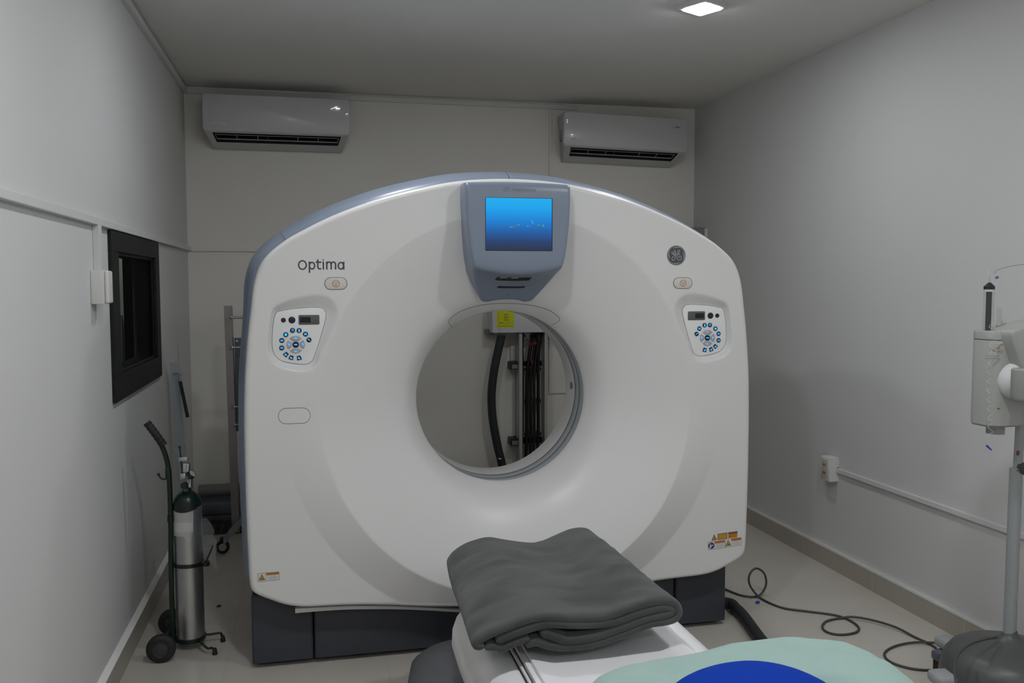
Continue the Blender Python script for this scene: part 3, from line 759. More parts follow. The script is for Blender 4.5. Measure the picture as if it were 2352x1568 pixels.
b = MB(); b.stroke(rrect(-.877, -.764, .944, 1.001, .028, 8), .0016, fm_fun, -.001, .0005, 'seam', True, 0); b.build('oval_hatch', gant)

# control panels
def panel(s):
    yp = YFACE+REC; f0 = lambda u, w, d: (XC+u*s, yp-d, w+.004)
    b = MB(); b.prism(PANEL, f0, -.001, .0022, 'white2', .0012); p = b.build('control_panel', gant)
    b = MB(); b.stroke(PANEL, .0022, f0, -.001, .0016, 'seam', True, 0); b.build('panel_seam', p)
    C0 = (.8115, 1.2265)
    Rr = .0515
    fp = lambda u, w, d: f0(u, w, d+.0022)
    def btn(u, w, r, m='navy', icon=None, key=None):
        b = MB(); poly = key or circ(u, w, r, 20)
        b.prism(poly, fp, -.0005, .002, m, .0007)
        fi = lambda x, y, d: fp(u+s*x if False else u+x, w+y, d+.0021)
        for q in icon or []: b.stroke(q, .0017, fi, 0, .0003, 'icon', smooth=0)
        b.build('button', p)
    e = .0045
    icons = [[[(-e, 0), (e, 0)], [(0, -e), (0, e)], [(-e*.7, -e*.7), (e*.7, e*.7)], [(-e*.7, e*.7), (e*.7, -e*.7)]], [[(-e, .001), (-.001, e)], [(.002, -.003), (.002, -.001)], [(-.003, -.003), (-.002, -.002)], [(.001, .003), (.003, .003)]],
             [[(-.002, -e), (.002, -e), (.002, e), (-.002, e), (-.002, -e)], [(-.002, 0), (.002, 0)]], [[(-e*.8, -e*.7), (-e*.8, e*.7)], [(e*.8, -e*.7), (e*.8, e*.7)], [(-e*.8, .002), (e*.8, .002)], [(-e*.8, -.002), (e*.8, -.002)]],
             [[(-e, -.003), (0, 0), (e, .003)], [(.001, .003), (.004, .003)]], [[(-e, .0018), (e, .0018)], [(-e, -.0018), (e, -.0018)]], [[(-e, .002), (e, .002), (e, -.002), (-e, -.002)]]]
    angs = [142, 103, 77, 38, -14+28, 166, 194]
    pos = [(.846, 1.2635), (.822, 1.2785), (.7985, 1.278), (.776, 1.2645), (.764, 1.243), (.8605, 1.2425), (.861, 1.2155)]
    for (u, w), ic in zip(pos, icons): btn(u, w, .0092, icon=ic)
    for a in (224, 250, 283):
        aa = 180-a if False else a; q = []
        for rr_, da in ((.0415, -9), (.0575, -8.5), (.0575, 8.5), (.0415, 9)):
            t = math.radians(a+da); q.append((C0[0]-rr_*cos(t), C0[1]-.001+rr_*sin(t)))
        t = math.radians(a); u, w = C0[0]-.0495*cos(t), C0[1]-.001+.0495*sin(t)
        btn(u, w, 0, icon=[[(-.004, -.002), (.003, .002)], [(-.001, -.004), (.001, .003)], [(.001, -.002), (.004, -.001)]], key=q)
    btn(C0[0], C0[1], .0118, icon=[[(-.005, .001), (.005, .001)], [(-.005, -.001), (.005, -.001)]])
    for a, hw in ((90, 44), (270, 44), (0, 33), (180, 33)):
        q = [(.0165, -hw*.86), (.033, -hw), (.0345, -hw*.5), (.0345, 0), (.0345, hw*.5), (.033, hw), (.0165, hw*.86), (.0150, 0)]
        sx = .95; poly = [(C0[0]+r_*sx*cos(math.radians(a+d_)), C0[1]+r_*sx*sin(math.radians(a+d_))) for r_, d_ in q]
        t = math.radians(a); btn(C0[0]+.0245*cos(t), C0[1]+.0245*sin(t), 0, 'padgrey', [[(-.0045, -.0012), (.0045, -.0012)], [(-.001, .001), (.001, .001)]] if a % 180 else [[(-.002, -.004), (-.002, .004)], [(.001, .001), (.003, .003)]], poly)
    btn(.8535, 1.3165, .0088, 'black'); btn(.8235, 1.3165, .0125, 'navy')
    b = MB(); b.prism(rrect(.7255, .800, 1.299, 1.3345, .004), fp, -.0005, .0018, 'display', .0008); b.prism(rrect(.757, .795, 1.3065, 1.3265, .001), fp, .0018, .002, 'lcd'); b.build('display_window', p)
panel(-1); panel(1)

# warning labels
def caution(cu, cw, w, h, pict, rot, lines, name='warning_label'):
    c_, s_ = cos(rot), sin(rot)
    f = lambda u, v, d: fm_face(cu+u*c_-v*s_, cw+u*s_+v*c_, d)
    b = MB(); b.prism(rrect(-w/2, w/2, -h/2, h/2, .001), f, 0, .0004, 'labelgrey'); e = .0016; xs = -w/2+w*.39
    b.prism(rrect(-w/2+e, xs-e*.3, -h/2+e, h/2-e, .0005), f, .0004, .0006, 'labelwhite'); b.prism(rrect(xs+e*.3, w/2-e, -h/2+e, h/2-e-h*.27, .0005), f, .0004, .0006, 'labelwhite')
    b.prism(rrect(xs+e*.3, w/2-e, h/2-e-h*.27, h/2-e, .0005), f, .0004, .0006, 'orange')
    text_mesh('CAUTION', h*.23, 'letter', lambda u, v, d: f((xs+w/2)/2+u+.002, h/2-e-h*.135+v, d), b, .0008)
    px = -w/2+w*.195
    if pict == 'tri':
        b.prism([(px-h*.38, -h*.33), (px+h*.38, -h*.33), (px, h*.38)], f, .0006, .0007, 'letter'); b.prism([(px-h*.29, -h*.27), (px+h*.29, -h*.27), (px, h*.26)], f, .0007, .0008, 'amber'); b.stroke([(px-h*.06, -h*.16), (px+h*.13, -h*.16)], h*.09, f, .0008, .0009, 'letter', smooth=0)
    else:
        b.prism(circ(px, 0, h*.40), f, .0006, .0007, 'navyprint'); b.stroke([(px-h*.12, h*.18), (px-h*.15, -h*.22)], h*.17, f, .0007, .0008, 'labelwhite', smooth=0); b.stroke([(px-h*.08, -h*.2), (px+h*.12, h*.1), (px+h*.22, h*.02)], h*.12, f, .0007, .0008, 'labelwhite', smooth=0)
    for k, l in enumerate(lines): text_mesh(l, h*.15, 'letter', lambda u, v, d, k=k: f((xs+w/2)/2+u, h*(.07-.17*k)+v, d), b, .0007)
    b.build(name, gant, smooth=False)
PINCH = ['Pinch point', 'Keep hands clear', 'when tilting']
caution(-.9225, .3825, .077, .032, 'tri', .02, PINCH)
caution(.8525, .3795, .076, .034, 'hand', .06, ['Read manual', 'before operating', 'this equipment'])
caution(.927, .3855, .074, .034, 'tri', .06, PINCH)
fl = lambda cu, cw: (lambda u, v, d: fm_face(cu+u, cw+v+u*.07, d))
b = MB(); f = fl(.842, .4125); b.prism([(-.0125, -.0125), (.0125, -.0125), (0, .0125)], f, 0, .0005, 'letter'); b.prism([(-.009, -.0105), (.009, -.0105), (0, .008)], f, .0005, .0007, 'amber'); b.prism(circ(0, -.004, .0025, 10), f, .0007, .0009, 'letter'); b.build('laser_triangle_label', gant, smooth=False)
b = MB(); f = fl(.8785, .4145); b.prism(rrect(-.0215, .0215, -.013, .0125, .001), f, 0, .0005, 'letter'); b.prism(rrect(-.019, .019, -.0108, .0103, .0005), f, .0005, .0007, 'amber'); b.build('amber_label', gant, smooth=False)
b = MB(); f = fl(.9245, .418); b.prism(rrect(-.0205, .0205, -.0135, .0125, .001), f, 0, .0005, 'orange'); b.prism(rrect(-.0205, .0205, .004, .0125, .0005), f, .0005, .0007, 'brown'); b.prism(circ(-.013, -.005, .0028, 10), f, .0005, .0007, 'letter')
text_mesh('ATENCION', .0065, 'amber', lambda u, v, d: f(u, .008+v, d), b, .0009); b.build('laser_notice_label', gant, smooth=False)

# base under the covers
def base_panel(x0, x1, rl, rr):
    b = MB()
    poly = rrect(x0, x1, 3.378, 4.12, .012, 5)
    b.prism([(x, y) for x, y in poly], lambda u, w, d: (u, w, d), .022, .285, 'dark', .012); return b.build('base_panel', gant)
base_panel(-.240, -.0145, 1, 0); base_panel(-.0105, 1.4635, 0, 0); base_panel(1.4675, 1.697, 0, 1)
b = MB(); b.bx(-.21, 1.66, 3.43, 4.1, .0, .03, 'gap'); b.bx(-.1, 1.6, 3.45, 4.05, .28, .40, 'gap'); b.build('base_plinth', gant, smooth=False)
# loose off-white strip hanging under the cover
b = MB(); pl = [at(678, 1403, 3.312), at(745, 1398, 3.325), at(812, 1395, 3.330), at(900, 1395, 3.332), at(980, 1398, 3.332), at(1047, 1402, 3.332), at(1150, 1405, 3.33)]
pl = catmull(pl, 5); vs = []; fs = []
for i, p in enumerate(pl):
    h = .0080-.0025*min(1, i/20)
    for dy, dz in ((0, h), (0, -h), (.02, -h), (.02, h)): vs.append(p+Vector((0, dy, dz)))
for i in range(len(pl)-1):
    for k in range(4): fs.append((4*i+k, 4*i+(k+1) % 4, 4*i+4+(k+1) % 4, 4*i+4+k))
fs += [(0, 1, 2, 3), tuple(range(4*len(pl)-4, 4*len(pl)))]
b.add(vs, fs, 'labelwhite'); o = b.build('loose_trim_strip', gant, smooth=False); o['label'] = 'loose off-white strip hanging below the cover'

# ------------------------------------------------------------------ patient table
tab = thing('patient_table', 'white scanner table with a padded cradle, running from the viewer to the bore', 'scanner table', (XC, 1.6, 0))
TX = .755
def sweep_y(b, sec, ys, m, cap=True):
    vs = []; fs = []; n = len(sec)
    for (Y, sx, dz) in ys:
        for (u, z) in sec: vs.append((TX+u*sx, Y, z+dz))
    for i in range(len(ys)-1):
        for k in range(n): fs.append((i*n+k, i*n+(k+1) % n, (i+1)*n+(k+1) % n, (i+1)*n+k))
    if cap: fs += [tuple(range(n))[::-1], tuple(range((len(ys)-1)*n, len(ys)*n))]
    b.add(vs, fs, m)
sec = [(0, .444), (.22, .444), (.238, .444), (.255, .448), (.29, .440), (.312, .428), (.328, .408), (.342, .37), (.345, .32), (.325, .25), (.27, .21), (0, .2)]
sec = sec+[(-u, z) for u, z in sec[-2:0:-1]]
b = MB(); sweep_y(b, sec, [(.62, 1, 0), (2.64, 1, 0), (2.69, .99, -.004), (2.715, .965, -.012), (2.725, .92, -.03)], 'tablewhite'); b.build('table_body', tab, angle=45)
# cradle with its side grooves
cs = [(0, .449), (.2, .457), (.218, .466), (.2285, .466), (.2285, .430), (0, .42)]; cs = cs+[(-u, z) for u, z in cs[-2:0:-1]]
b = MB(); sweep_y(b, cs, [(.62, 1, 0), (2.74, 1, 0), (2.765, .97, -.004)], 'tablewhite'); b.build('cradle', tab, angle=30)
ps = [(0, .455), (.15, .458), (.203, .472), (.212, .474), (.213, .464), (.2, .460), (0, .451)]; ps = ps+[(-u, z) for u, z in ps[-2:0:-1]]
b = MB(); sweep_y(b, ps, [(.62, 1, 0), (2.70, 1, 0), (2.72, .98, -.004)], 'pad'); b.build('cradle_pad', tab, angle=50)
for s_ in (-1, 1):
    b = MB(); b.bx(TX+s_*.2290, TX+s_*.2330, .62, 2.70, .43, .4495, 'gap'); b.bx(TX+s_*.2332, TX+s_*.2405, .62, 2.70, .43, .4562, 'labelwhite', .0015); b.bx(TX+s_*.2407, TX+s_*.2430, .62, 2.70, .43, .4500, 'gap'); b.build('guide_rail', tab, smooth=False)
# fabric covered lift base
b = MB()
prof = [(.475, 0), (.48, .04), (.472, .095), (.445, .14), (.39, .172), (.30, .188), (0, .195)]
vs = []; fs = []; n = 48
for (k, z) in prof[:-1]:
    for i in range(n):
        a = 2*pi*i/n; ca, sa = cos(a), sin(a); e = .35
        x = (abs(ca)**e)*(1 if ca > 0 else -1); y = (abs(sa)**e)*(1 if sa > 0 else -1)
        vs.append((TX+x*k*(1+.012*sin(9*a)), 2.15+y*1.08*k/.475, z))
for r in range(len(prof)-2):
    for i in range(n): fs.append((r*n+i, r*n+(i+1) % n, (r+1)*n+(i+1) % n, (r+1)*n+i))
fs.append(tuple(range((len(prof)-2)*n, (len(prof)-1)*n)))
b.add(vs, fs, 'bellows'); b.build('base_cover', tab, angle=80)
b = MB(); b.bx(TX-.2, TX+.2, 1.2, 2.4, .15, .26, 'dark', .02); b.build('lift_column', tab)

# ------------------------------------------------------------------ folded blanket
def blanket():
    b = MB()
    # centre lines of the folded layers, in (x, z) at the near end
    P = lambda pts: [(at(880+x/3.095, 1180+y/3.095, 2.17).x, at(880+x/3.095, 1180+y/3.095, 2.17).z) for x, y in pts]
    outer = P([(1010, 935), (1090, 912), (1180, 938), (1290, 952), (1450, 940), (1600, 900), (1750, 845), (1900, 785), (2010, 768), (2080, 745), (2102, 700), (2075, 645), (2010, 625), (1900, 632), (1750, 680), (1600, 733), (1400, 745), (1200, 735), (1050, 742), (900, 795), (760, 855), (680, 900), (665, 935), (720, 938)])
    mid = P([(1120, 840), (1230, 875), (1320, 905), (1500, 880), (1700, 815), (1850, 755), (1990, 722), (2050, 700), (2030, 670), (1940, 672), (1800, 715), (1650, 770), (1450, 790), (1250, 780), (1110, 790), (950, 840), (800, 905)])
    low = P([(720, 945), (800, 945), (850, 955), (920, 925), (1040, 880)])
    LAY = [(outer, .022), (mid, .026), (low, .020)]
    NV = 26
    xl0 = min(p[0] for p in outer); xr0 = max(p[0] for p in outer)
    def deform(x, z, v, s_):
        """v: 0 near end .. 1 far end"""
        Y = 2.165+.70*v
        k = (x-xl0)/(xr0-xl0)
        # the far end lies narrower on the right, the near corners skew a little
        x2 = x-.054*v*k+.020*k*sin(pi*v)+.040*v*v*(1-k)+.010*sin(v*5)*(.4-k)
        top = sm((z-.50)/.08)
        hump = .013*math.exp(-((k-.93)/.26)**2)*sm((v-.3)/.7) + .011*math.exp(-((k-.10)/.2)**2)*sm((v-.4)/.6) + .004*sm((v-.5)/.5)
        lift = (.022*sm(v/.35)*max(0, 1-k)**1.2)          # thin near-left corner rises to full height
        near = .0
        z2 = z+top*(hump+lift)
        # slump of the overhanging far end
        z2 -= .03*sm((v-.90)/.10)*top
        Y += .035*(k-.5)*v*1.0 + .012*sin(k*6.0+1)*(v-.2)
        wr = (noise.noise(Vector((x*7, Y*16, 1.3)))*.005 + noise.noise(Vector((x*14+Y*8, Y*38-x*6, 4.1)))*.0030)*top
        return Vector((x2, Y, z2+wr))
    for (lay, th) in LAY:
        cl = catmull([(x, 0, z) for x, z in lay], 6); n = len(cl)
        # closed rounded section outline around the centre line
        sect = []
        def nrm(i):
            a = cl[max(i-1, 0)]; c = cl[min(i+1, n-1)]; t = (c-a).normalized(); return Vector((-t.z, 0, t.x))
        h = th/2*1.12
        acc = [0]
        for i in range(1, n): acc.append(acc[-1]+(cl[i]-cl[i-1]).length)
        def taper(i):
            e2 = min(acc[i], acc[-1]-acc[i]); return 1 if e2 >= h else max(.12, sqrt(1-(1-e2/h)**2))
        vs = []; fs = []
        vv = [0, .004, .012, .03]+[.03+.94*(i/NV) for i in range(1, NV)]+[.97, .988, .996, 1]
        for v in vv:
            e = min(v, 1-v)*.7; rr = h*(sqrt(max(0.0, 1-(max(0, (h-e))/h)**2))) if e < h else h
            rr = max(rr, h*.25)
            for i in range(n):
                p = cl[i]+nrm(i)*rr*taper(i); vs.append(deform(p.x, p.z, v, 1))
            for i in range(n-1, -1, -1):
                p = cl[i]-nrm(i)*rr*taper(i); vs.append(deform(p.x, p.z, v, -1))
        L = 2*n
        for r in range(len(vv)-1):
            for k in range(L): fs.append((r*L+k, r*L+(k+1) % L, (r+1)*L+(k+1) % L, (r+1)*L+k))
        for r, rev in ((0, 0), (len(vv)-1, 1)):
            for i in range(n-1):
                fs.append((r*L+i, r*L+i+1, r*L+L-2-i, r*L+L-1-i))
        b.add(vs, fs, 'blanket')
    o = b.build('folded_blanket', angle=75)
    tag(o, 'dark grey folded fleece blanket lying on the end of the white table', 'blanket')
blanket()

# ------------------------------------------------------------------ pillow and blue cushion
def pillow():
    b = MB(); n, m = 72, 40; vs = []; fs = []
    cx, cy, cz = .922, 1.585, .548; hx, hy, hz = .382, .29, .082; rot = math.radians(-4)
    for i in range(m+1):
        ph = -pi/2+pi*i/m
        for j in range(n):
            a = 2*pi*j/n; ca, sa = cos(a), sin(a); e = .55
            px_ = (abs(ca)**e)*(1 if ca >= 0 else -1); py_ = (abs(sa)**e)*(1 if sa >= 0 else -1)
            k = max(0, cos(ph))**.62; x = hx*px_*k; y = hy*py_*k; z = hz*sin(ph)*(1-.25*(abs(px_)*abs(py_)))
            corner = (abs(px_)*abs(py_))**3
            x *= 1+.05*corner; y *= 1+.06*corner
            wr = noise.noise(Vector((x*9, y*9, 2)))*.012+noise.noise(Vector((x*26+y*9, y*20-x*12, 5)))*.0035+noise.noise(Vector((x*5+y*14, y*5-x*14, 7)))*.010*(abs(px_)**2)+.008*(px_ > .3)*(px_-.3)*sin(y*42+x*22)
            z += wr*(1 if ph > -.2 else .2)
            # right end droops over the side of the table, left end swells on it
            z += .016*math.exp(-((x-.26)/.11)**2)*(1 if ph > 0 else .3)
            if x > .25: z -= .95*(x-.25)**1.5
            z += .025*math.exp(-((x-.08)/.16)**2)*(y > -1)
            X, Y = x*cos(rot)-y*sin(rot), x*sin(rot)+y*cos(rot)
            vs.append((cx+X, cy+Y, cz+z))
    for i in range(m):
        for j in range(n): fs.append((i*n+j, i*n+(j+1) % n, (i+1)*n+(j+1) % n, (i+1)*n+j))
    b.add(vs, fs, 'mint'); o = b.build('pillow', angle=80)
    return tag(o, 'mint green cotton pillow on the near part of the table', 'pillow')
pillow()
def cushion():
    b = MB(); n, m = 64, 28; vs = []; fs = []
    cx, cy, cz = .768, 1.40, .650
    for i in range(m+1):
        ph = -pi/2+pi*i/m
        for j in range(n):
            a = 2*pi*j/n; ca, sa = cos(a), sin(a)
            k = max(0, cos(ph))**.8; hx = .215 if ca < 0 else .160
            x = hx*ca*k; y = .19*sa*k; z = (.088 if ph > 0 else .018)*sin(ph)*(1)
            vs.append((cx+.03+x, cy+y, cz+z))
    for i in range(m):
        for j in range(n): fs.append((i*n+j, i*n+(j+1) % n, (i+1)*n+(j+1) % n, (i+1)*n+j))
    b.add(vs, fs, 'royal'); o = b.build('cushion', angle=80)
    return tag(o, 'smooth royal blue domed cushion resting on the mint pillow', 'cushion')
cushion()

# ------------------------------------------------------------------ oxygen cylinder and its trolley
cyx, cyy = at(434, 1300, 3.66).x, 3.66; cr = .0545
cart = thing('cylinder_trolley', 'dark green two-wheeled gas cylinder trolley with a curved black-gripped handle by the left wall', 'trolley', (-.55, 3.62, 0))
PX = lambda px, py, Y=3.635: at(px, py, Y)
post = [PX(397, 1478), PX(393, 1300), PX(392, 1190), PX(389, 1100), PX(386, 1070), PX(379, 1042), PX(370, 1021), PX(362, 1008)]
b = MB(); b.tube(post, .0098, 'greenpaint', 12, 6)
b.tube([post[0], post[0]+Vector((.0, -.03, -.035)), Vector((post[0].x+.005, 3.56, .052))], .0095, 'greenpaint', 10, 4)
b.tube([PX(392, 1183), PX(392, 1198)], .0125, 'greenpaint', 12); b.build('frame', cart)
b = MB(); g = [PX(376, 1023), PX(362, 1003), PX(348, 984), PX(337, 970)]; b.tube(g, lambda t: .0150+.0012*sin(t*45), 'rubber', 14, 8); b.build('handle_grip', cart)
b = MB(); b.tube([PX(384, 1078), PX(384, 1095), PX(379, 1100), PX(371, 1099), PX(364, 1090)], .0034, 'greenpaint', 8, 5); b.sphere(PX(364, 1089), .006, 'greenpaint'); b.bx(PX(385, 1085).x-.008, PX(385, 1085).x+.006, 3.625, 3.645, PX(385, 1098).z, PX(385, 1072).z, 'greenpaint', .003); b.build('hook', cart)
for Yw in (3.525, 3.80):
    b = MB(); c = Vector((-.586, Yw, .0545)); pr = [(-.017, .030), (-.0175, .034), (-.016, .046), (-.010, .0535), (0, .0545), (.010, .0535), (.016, .046), (.0175, .034), (.017, .030)]
    b.lathe(c, (0, 1, 0), pr, 'rubber', 36); w = b.build('wheel', cart, angle=35)
    b = MB(); b.lathe(c, (0, 1, 0), [(-.013, .0), (-.0145, .008), (-.0135, .012), (-.0115, .028), (-.016, .031), (.016, .031), (.012, .028), (.014, .0)], 'hub', 28)
    for k in range(6):
        a = pi*k/3; b.box(c+Vector((.019*cos(a), -.0125, .019*sin(a))), (.018, .004, .004), 'hub', rot=Matrix.Rotation(-a, 3, 'Y'))
    b.build('wheel_hub', w)
b = MB(); b.cyl((-.586, 3.525, .0545), (-.586, 3.80, .0545), .007, 'greenpaint', 10); b.build('axle', cart)
b = MB(); b.lathe((cyx, cyy, 0), (0, 0, 1), [(.030, .02), (.030, .058), (.046, .0595), (.046, .0565), (.034, .0565), (.034, .02)], 'greenpaint', 36, True); b.tube([(cyx-.05, cyy, .04), (post[0].x, 3.635, .045)], .009, 'greenpaint', 10); b.build('cradle_ring', cart)
b = MB(); zc = at(434, 1301, 3.605).z; b.lathe((cyx, cyy, zc), (0, 0, 1), [(-.0075, .0550), (-.0075, .0580), (.0075, .0580), (.0075, .0550)], 'greenpaint', 40); b.tube([PX(393, 1298), (cyx-.05, cyy-.02, zc)], .006, 'greenpaint', 8); b.build('clamp_ring', cart)
kx = cyx+.068; b = MB(); b.tube([(cyx+.05, cyy-.02, zc+.002), (kx+.012, cyy-.02, zc+.002)], .007, 'black', 10); b.lathe((kx, cyy-.025, zc), (0, 0, 1), [(-.010, .001), (-.010, .013), (.004, .015), (.008, .001)], 'black', 14); b.tube([(kx, cyy-.025, zc+.006), at(478, 1278, 3.62), at(489, 1252, 3.62)], .0028, 'black', 8); b.build('clamp_knob', cart)
for pts in ([(462, 1462), (480, 1456), (505, 1452), (509, 1457), (512, 1468)], [(448, 1480), (475, 1490), (486, 1493), (491, 1500), (494, 1511)]):
    Ys = 3.68 if pts[0][0] == 462 else 3.555
    q = [at(x, y, Ys) for x, y in pts]; dz = q[-1].z-.004
    q = [Vector((p.x, p.y, max(.012, p.z-dz*(i/4)))) for i, p in enumerate(q)]; q[-1].z = .004; q[0] = Vector((cyx+.03, cyy+(.02 if Ys > 3.6 else -.03), .038))
    b = MB(); b.tube(q[:4]+[q[4]+Vector((0, 0, .012))], .0048, 'greenpaint', 10, 4); o = b.build('foot', cart)
    b = MB(); b.lathe((q[4].x, q[4].y, 0), (0, 0, 1), [(0, .0105), (.004, .0108), (.02, .0075), (.026, .005)], 'rubber', 14, True); b.build('rubber_tip', o)

cyl = thing('oxygen_cylinder', 'silver oxygen cylinder with a green shoulder and regulator, strapped in the green trolley', 'gas cylinder', (cyx, cyy, .0345))
z0 = .0345; zs = at(434, 1160, cyy).z; zt = at(434, 1108, cyy).z
b = MB(); b.lathe((cyx, cyy, 0), (0, 0, 1), [(z0, .0), (z0, .048), (z0+.006, cr), (zs, cr)], 'alu', 96); b.build('cylinder_body', cyl)
b = MB(); b.lathe((cyx, cyy, 0), (0, 0, 1), [(zs, cr), (zs+.012, cr*.99), (zs+.030, cr*.90), (zs+.046, cr*.70), (zs+.056, cr*.46), (zs+.060, cr*.32), (zs+.075, cr*.30), (zs+.076, 0)], 'greenshoulder', 48); b.build('shoulder', cyl)
def wrap(z0_, z1_, a0, a1, m, name, rr=.0006):
    b = MB(); n = 48; vs = []
    for i in range(n+1):
        a = math.radians(a0+(a1-a0)*i/n)
        for z in (z0_, z1_): vs.append((cyx+(cr+rr)*cos(a), cyy+(cr+rr)*sin(a), z))
    b.add(vs, [(2*i, 2*i+1, 2*i+3, 2*i+2) for i in range(n)], m); b.build(name, cyl)
zz = lambda y: at(434, y, 3.605).z
wrap(zz(1200), zs-.002, 205, 300, 'paper', 'paper_label'); wrap(zz(1222), zz(1200), 205, 298, 'paper2', 'faded_label'); wrap(zz(1232), zz(1222), 206, 292, 'paper', 'paper_label')
b = MB(); vs = []; n = 60
for i in range(n+1):
    a = math.radians(195+122*i/n); zl = zs-.004-.012*sin(pi*i/n); 
    for (z, rr) in ((zl, .0022), (zs+.008+.004*sin(pi*i/n)**2, .0022), (zs+.016+.014*sin(pi*i/n)**2, .0018-.004*sin(pi*i/n)**2)): vs.append((cyx+(cr+rr)*cos(a), cyy+(cr+rr)*sin(a), z))
b.add(vs, [(3*i+k, 3*i+k+1, 3*i+k+4, 3*i+k+3) for i in range(n) for k in (0, 1)], 'black'); b.build('shoulder_sleeve', cyl)
q = lambda x, y, Y=3.63: at(x, y, Y)
b = MB(); b.cyl(q(436, 1118, cyy), q(437, 1085, cyy), .011, 'chrome', 16); b.cyl(q(431, 1082), q(433, 1067), .0085, 'chrome', 16); b.sphere(q(432, 1067), .0085, 'chrome'); b.bx(q(424, 1090).x, q(437, 1090).x, cyy-.02, cyy+.015, q(430, 1104).z, q(430, 1087).z, 'alu', .003); b.cyl(q(433, 1082), q(436, 1100), .006, 'black', 10); b.build('valve', cyl)
b = MB(); b.tube([q(412, 1024), q(415, 1047)], .0026, 'black', 8); b.cyl(q(411, 1024), q(414, 1030), .0042, 'black', 10); b.cyl(q(415, 1047), q(419, 1086), .0032, 'black', 10); b.build('toggle_key', cyl)
b = MB(); b.bx(q(411, 1050).x, q(431, 1050).x, 3.62, 3.645, q(420, 1058).z, q(420, 1049).z, 'alu', .002); b.bx(q(419, 1050).x, q(428, 1050).x, 3.625, 3.64, q(420, 1084).z, q(420, 1064).z, 'alu', .002); b.bx(q(414, 1088).x, q(427, 1088).x, 3.62, 3.645, q(420, 1100).z, q(420, 1086).z, 'alu', .003); b.build('regulator_yoke', cyl)
b = MB(); gc = q(441, 1088, 3.62); ax = Vector((.72, -.35, .62)).normalized(); b.lathe(gc-ax*.004, ax, [(-.008, 0), (-.008, .0165), (.006, .0165), (.008, .015)], 'black', 24); b.lathe(gc-ax*.004, ax, [(.0065, .0145), (.0068, 0)], 'paper2', 24); b.build('pressure_gauge', cyl)
b = MB(); kc = q(423, 1115, 3.60); b.lathe(kc, (-.12, -1, .05), [(-.014, 0), (-.014, .0125), (.004, .0132), (.007, .011), (.0075, 0)], 'black', 28); b.cyl(kc+Vector((0, .005, -.008)), kc+Vector((.002, .02, -.028)), .006, 'chrome', 12); b.build('flow_knob', cyl)

# plastic bag behind the clamp knob
b = MB(); spine = [at(470, 1190, 3.64), at(474, 1215, 3.645), at(478, 1245, 3.65), at(484, 1275, 3.65), at(497, 1308, 3.65)]
sp_ = catmull(spine, 8); n = 22; vs = []; fs = []
for i, p in enumerate(sp_):
    t = i/(len(sp_)-1); w = .006+.024*max(0, sin(pi*min(1, t*1.12)))**.8
    for k in range(n):
        a = 2*pi*k/n; rr = w*(1+.38*noise.noise(Vector((3*cos(a), 3*sin(a), t*9)))); vs.append((p.x+rr*cos(a)*1.0, p.y+rr*sin(a)*.45, p.z+.004*noise.noise(Vector((5*cos(a), 5*sin(a), t*20)))))
for i in range(len(sp_)-1):
    for k in range(n): fs.append((i*n+k, i*n+(k+1) % n, (i+1)*n+(k+1) % n, (i+1)*n+k))
b.add(vs, fs, 'bag'); tag(b.build('plastic_bag', angle=20), 'crumpled clear plastic bag hanging beside the silver gas cylinder', 'bag')

# ------------------------------------------------------------------ things behind the scanner on the left
YSt = 4.75
br = thing('metal_bracket', 'galvanised metal bar with a clamp lever leaning in the left corner behind the trolley', 'metal bar', (-.66, YSt, 0))
pa, pb = at(400, 832, YSt), at(424, 1180, YSt); d_ = (pb-pa)/(pb.z-pa.z); foot = pb-d_*(pb.z-.0)
b = MB(); wv = Vector((.0205, .006, 0)); vs = []
for p in (pa, foot): vs += [p-wv, p+wv, p+wv+Vector((0, .005, 0)), p-wv+Vector((0, .005, 0))]
b.add(vs, [(0, 1, 5, 4), (1, 2, 6, 5), (2, 3, 7, 6), (3, 0, 4, 7), (0, 1, 2, 3), (4, 5, 6, 7)], 'galv'); b.build('flat_bar', br, smooth=False)
b = MB(); c = at(401, 856, YSt); b.cyl(c+Vector((0, .006, 0)), c+Vector((0, -.012, 0)), .007, 'steel', 10); c2 = at(415, 857, YSt-.03); b.cyl(c+Vector((0, -.008, 0)), c2, .0035, 'steel', 8); b.cyl(c2+Vector((-.006, -.004, 0)), c2+Vector((.008, -.004, 0)), .008, 'chrome', 6); b.build('bolt', br)
b = MB(); b.box((at(414, 866, YSt-.03)), (.012, .006, .045), 'galv', .002); b.build('lever_plate', br)
b = MB(); q0, q1 = at(414, 876, YSt-.03), at(431, 958, YSt-.03); b.tube([q0, q1], .0092, 'rubber', 6); b.build('lever_grip', br)

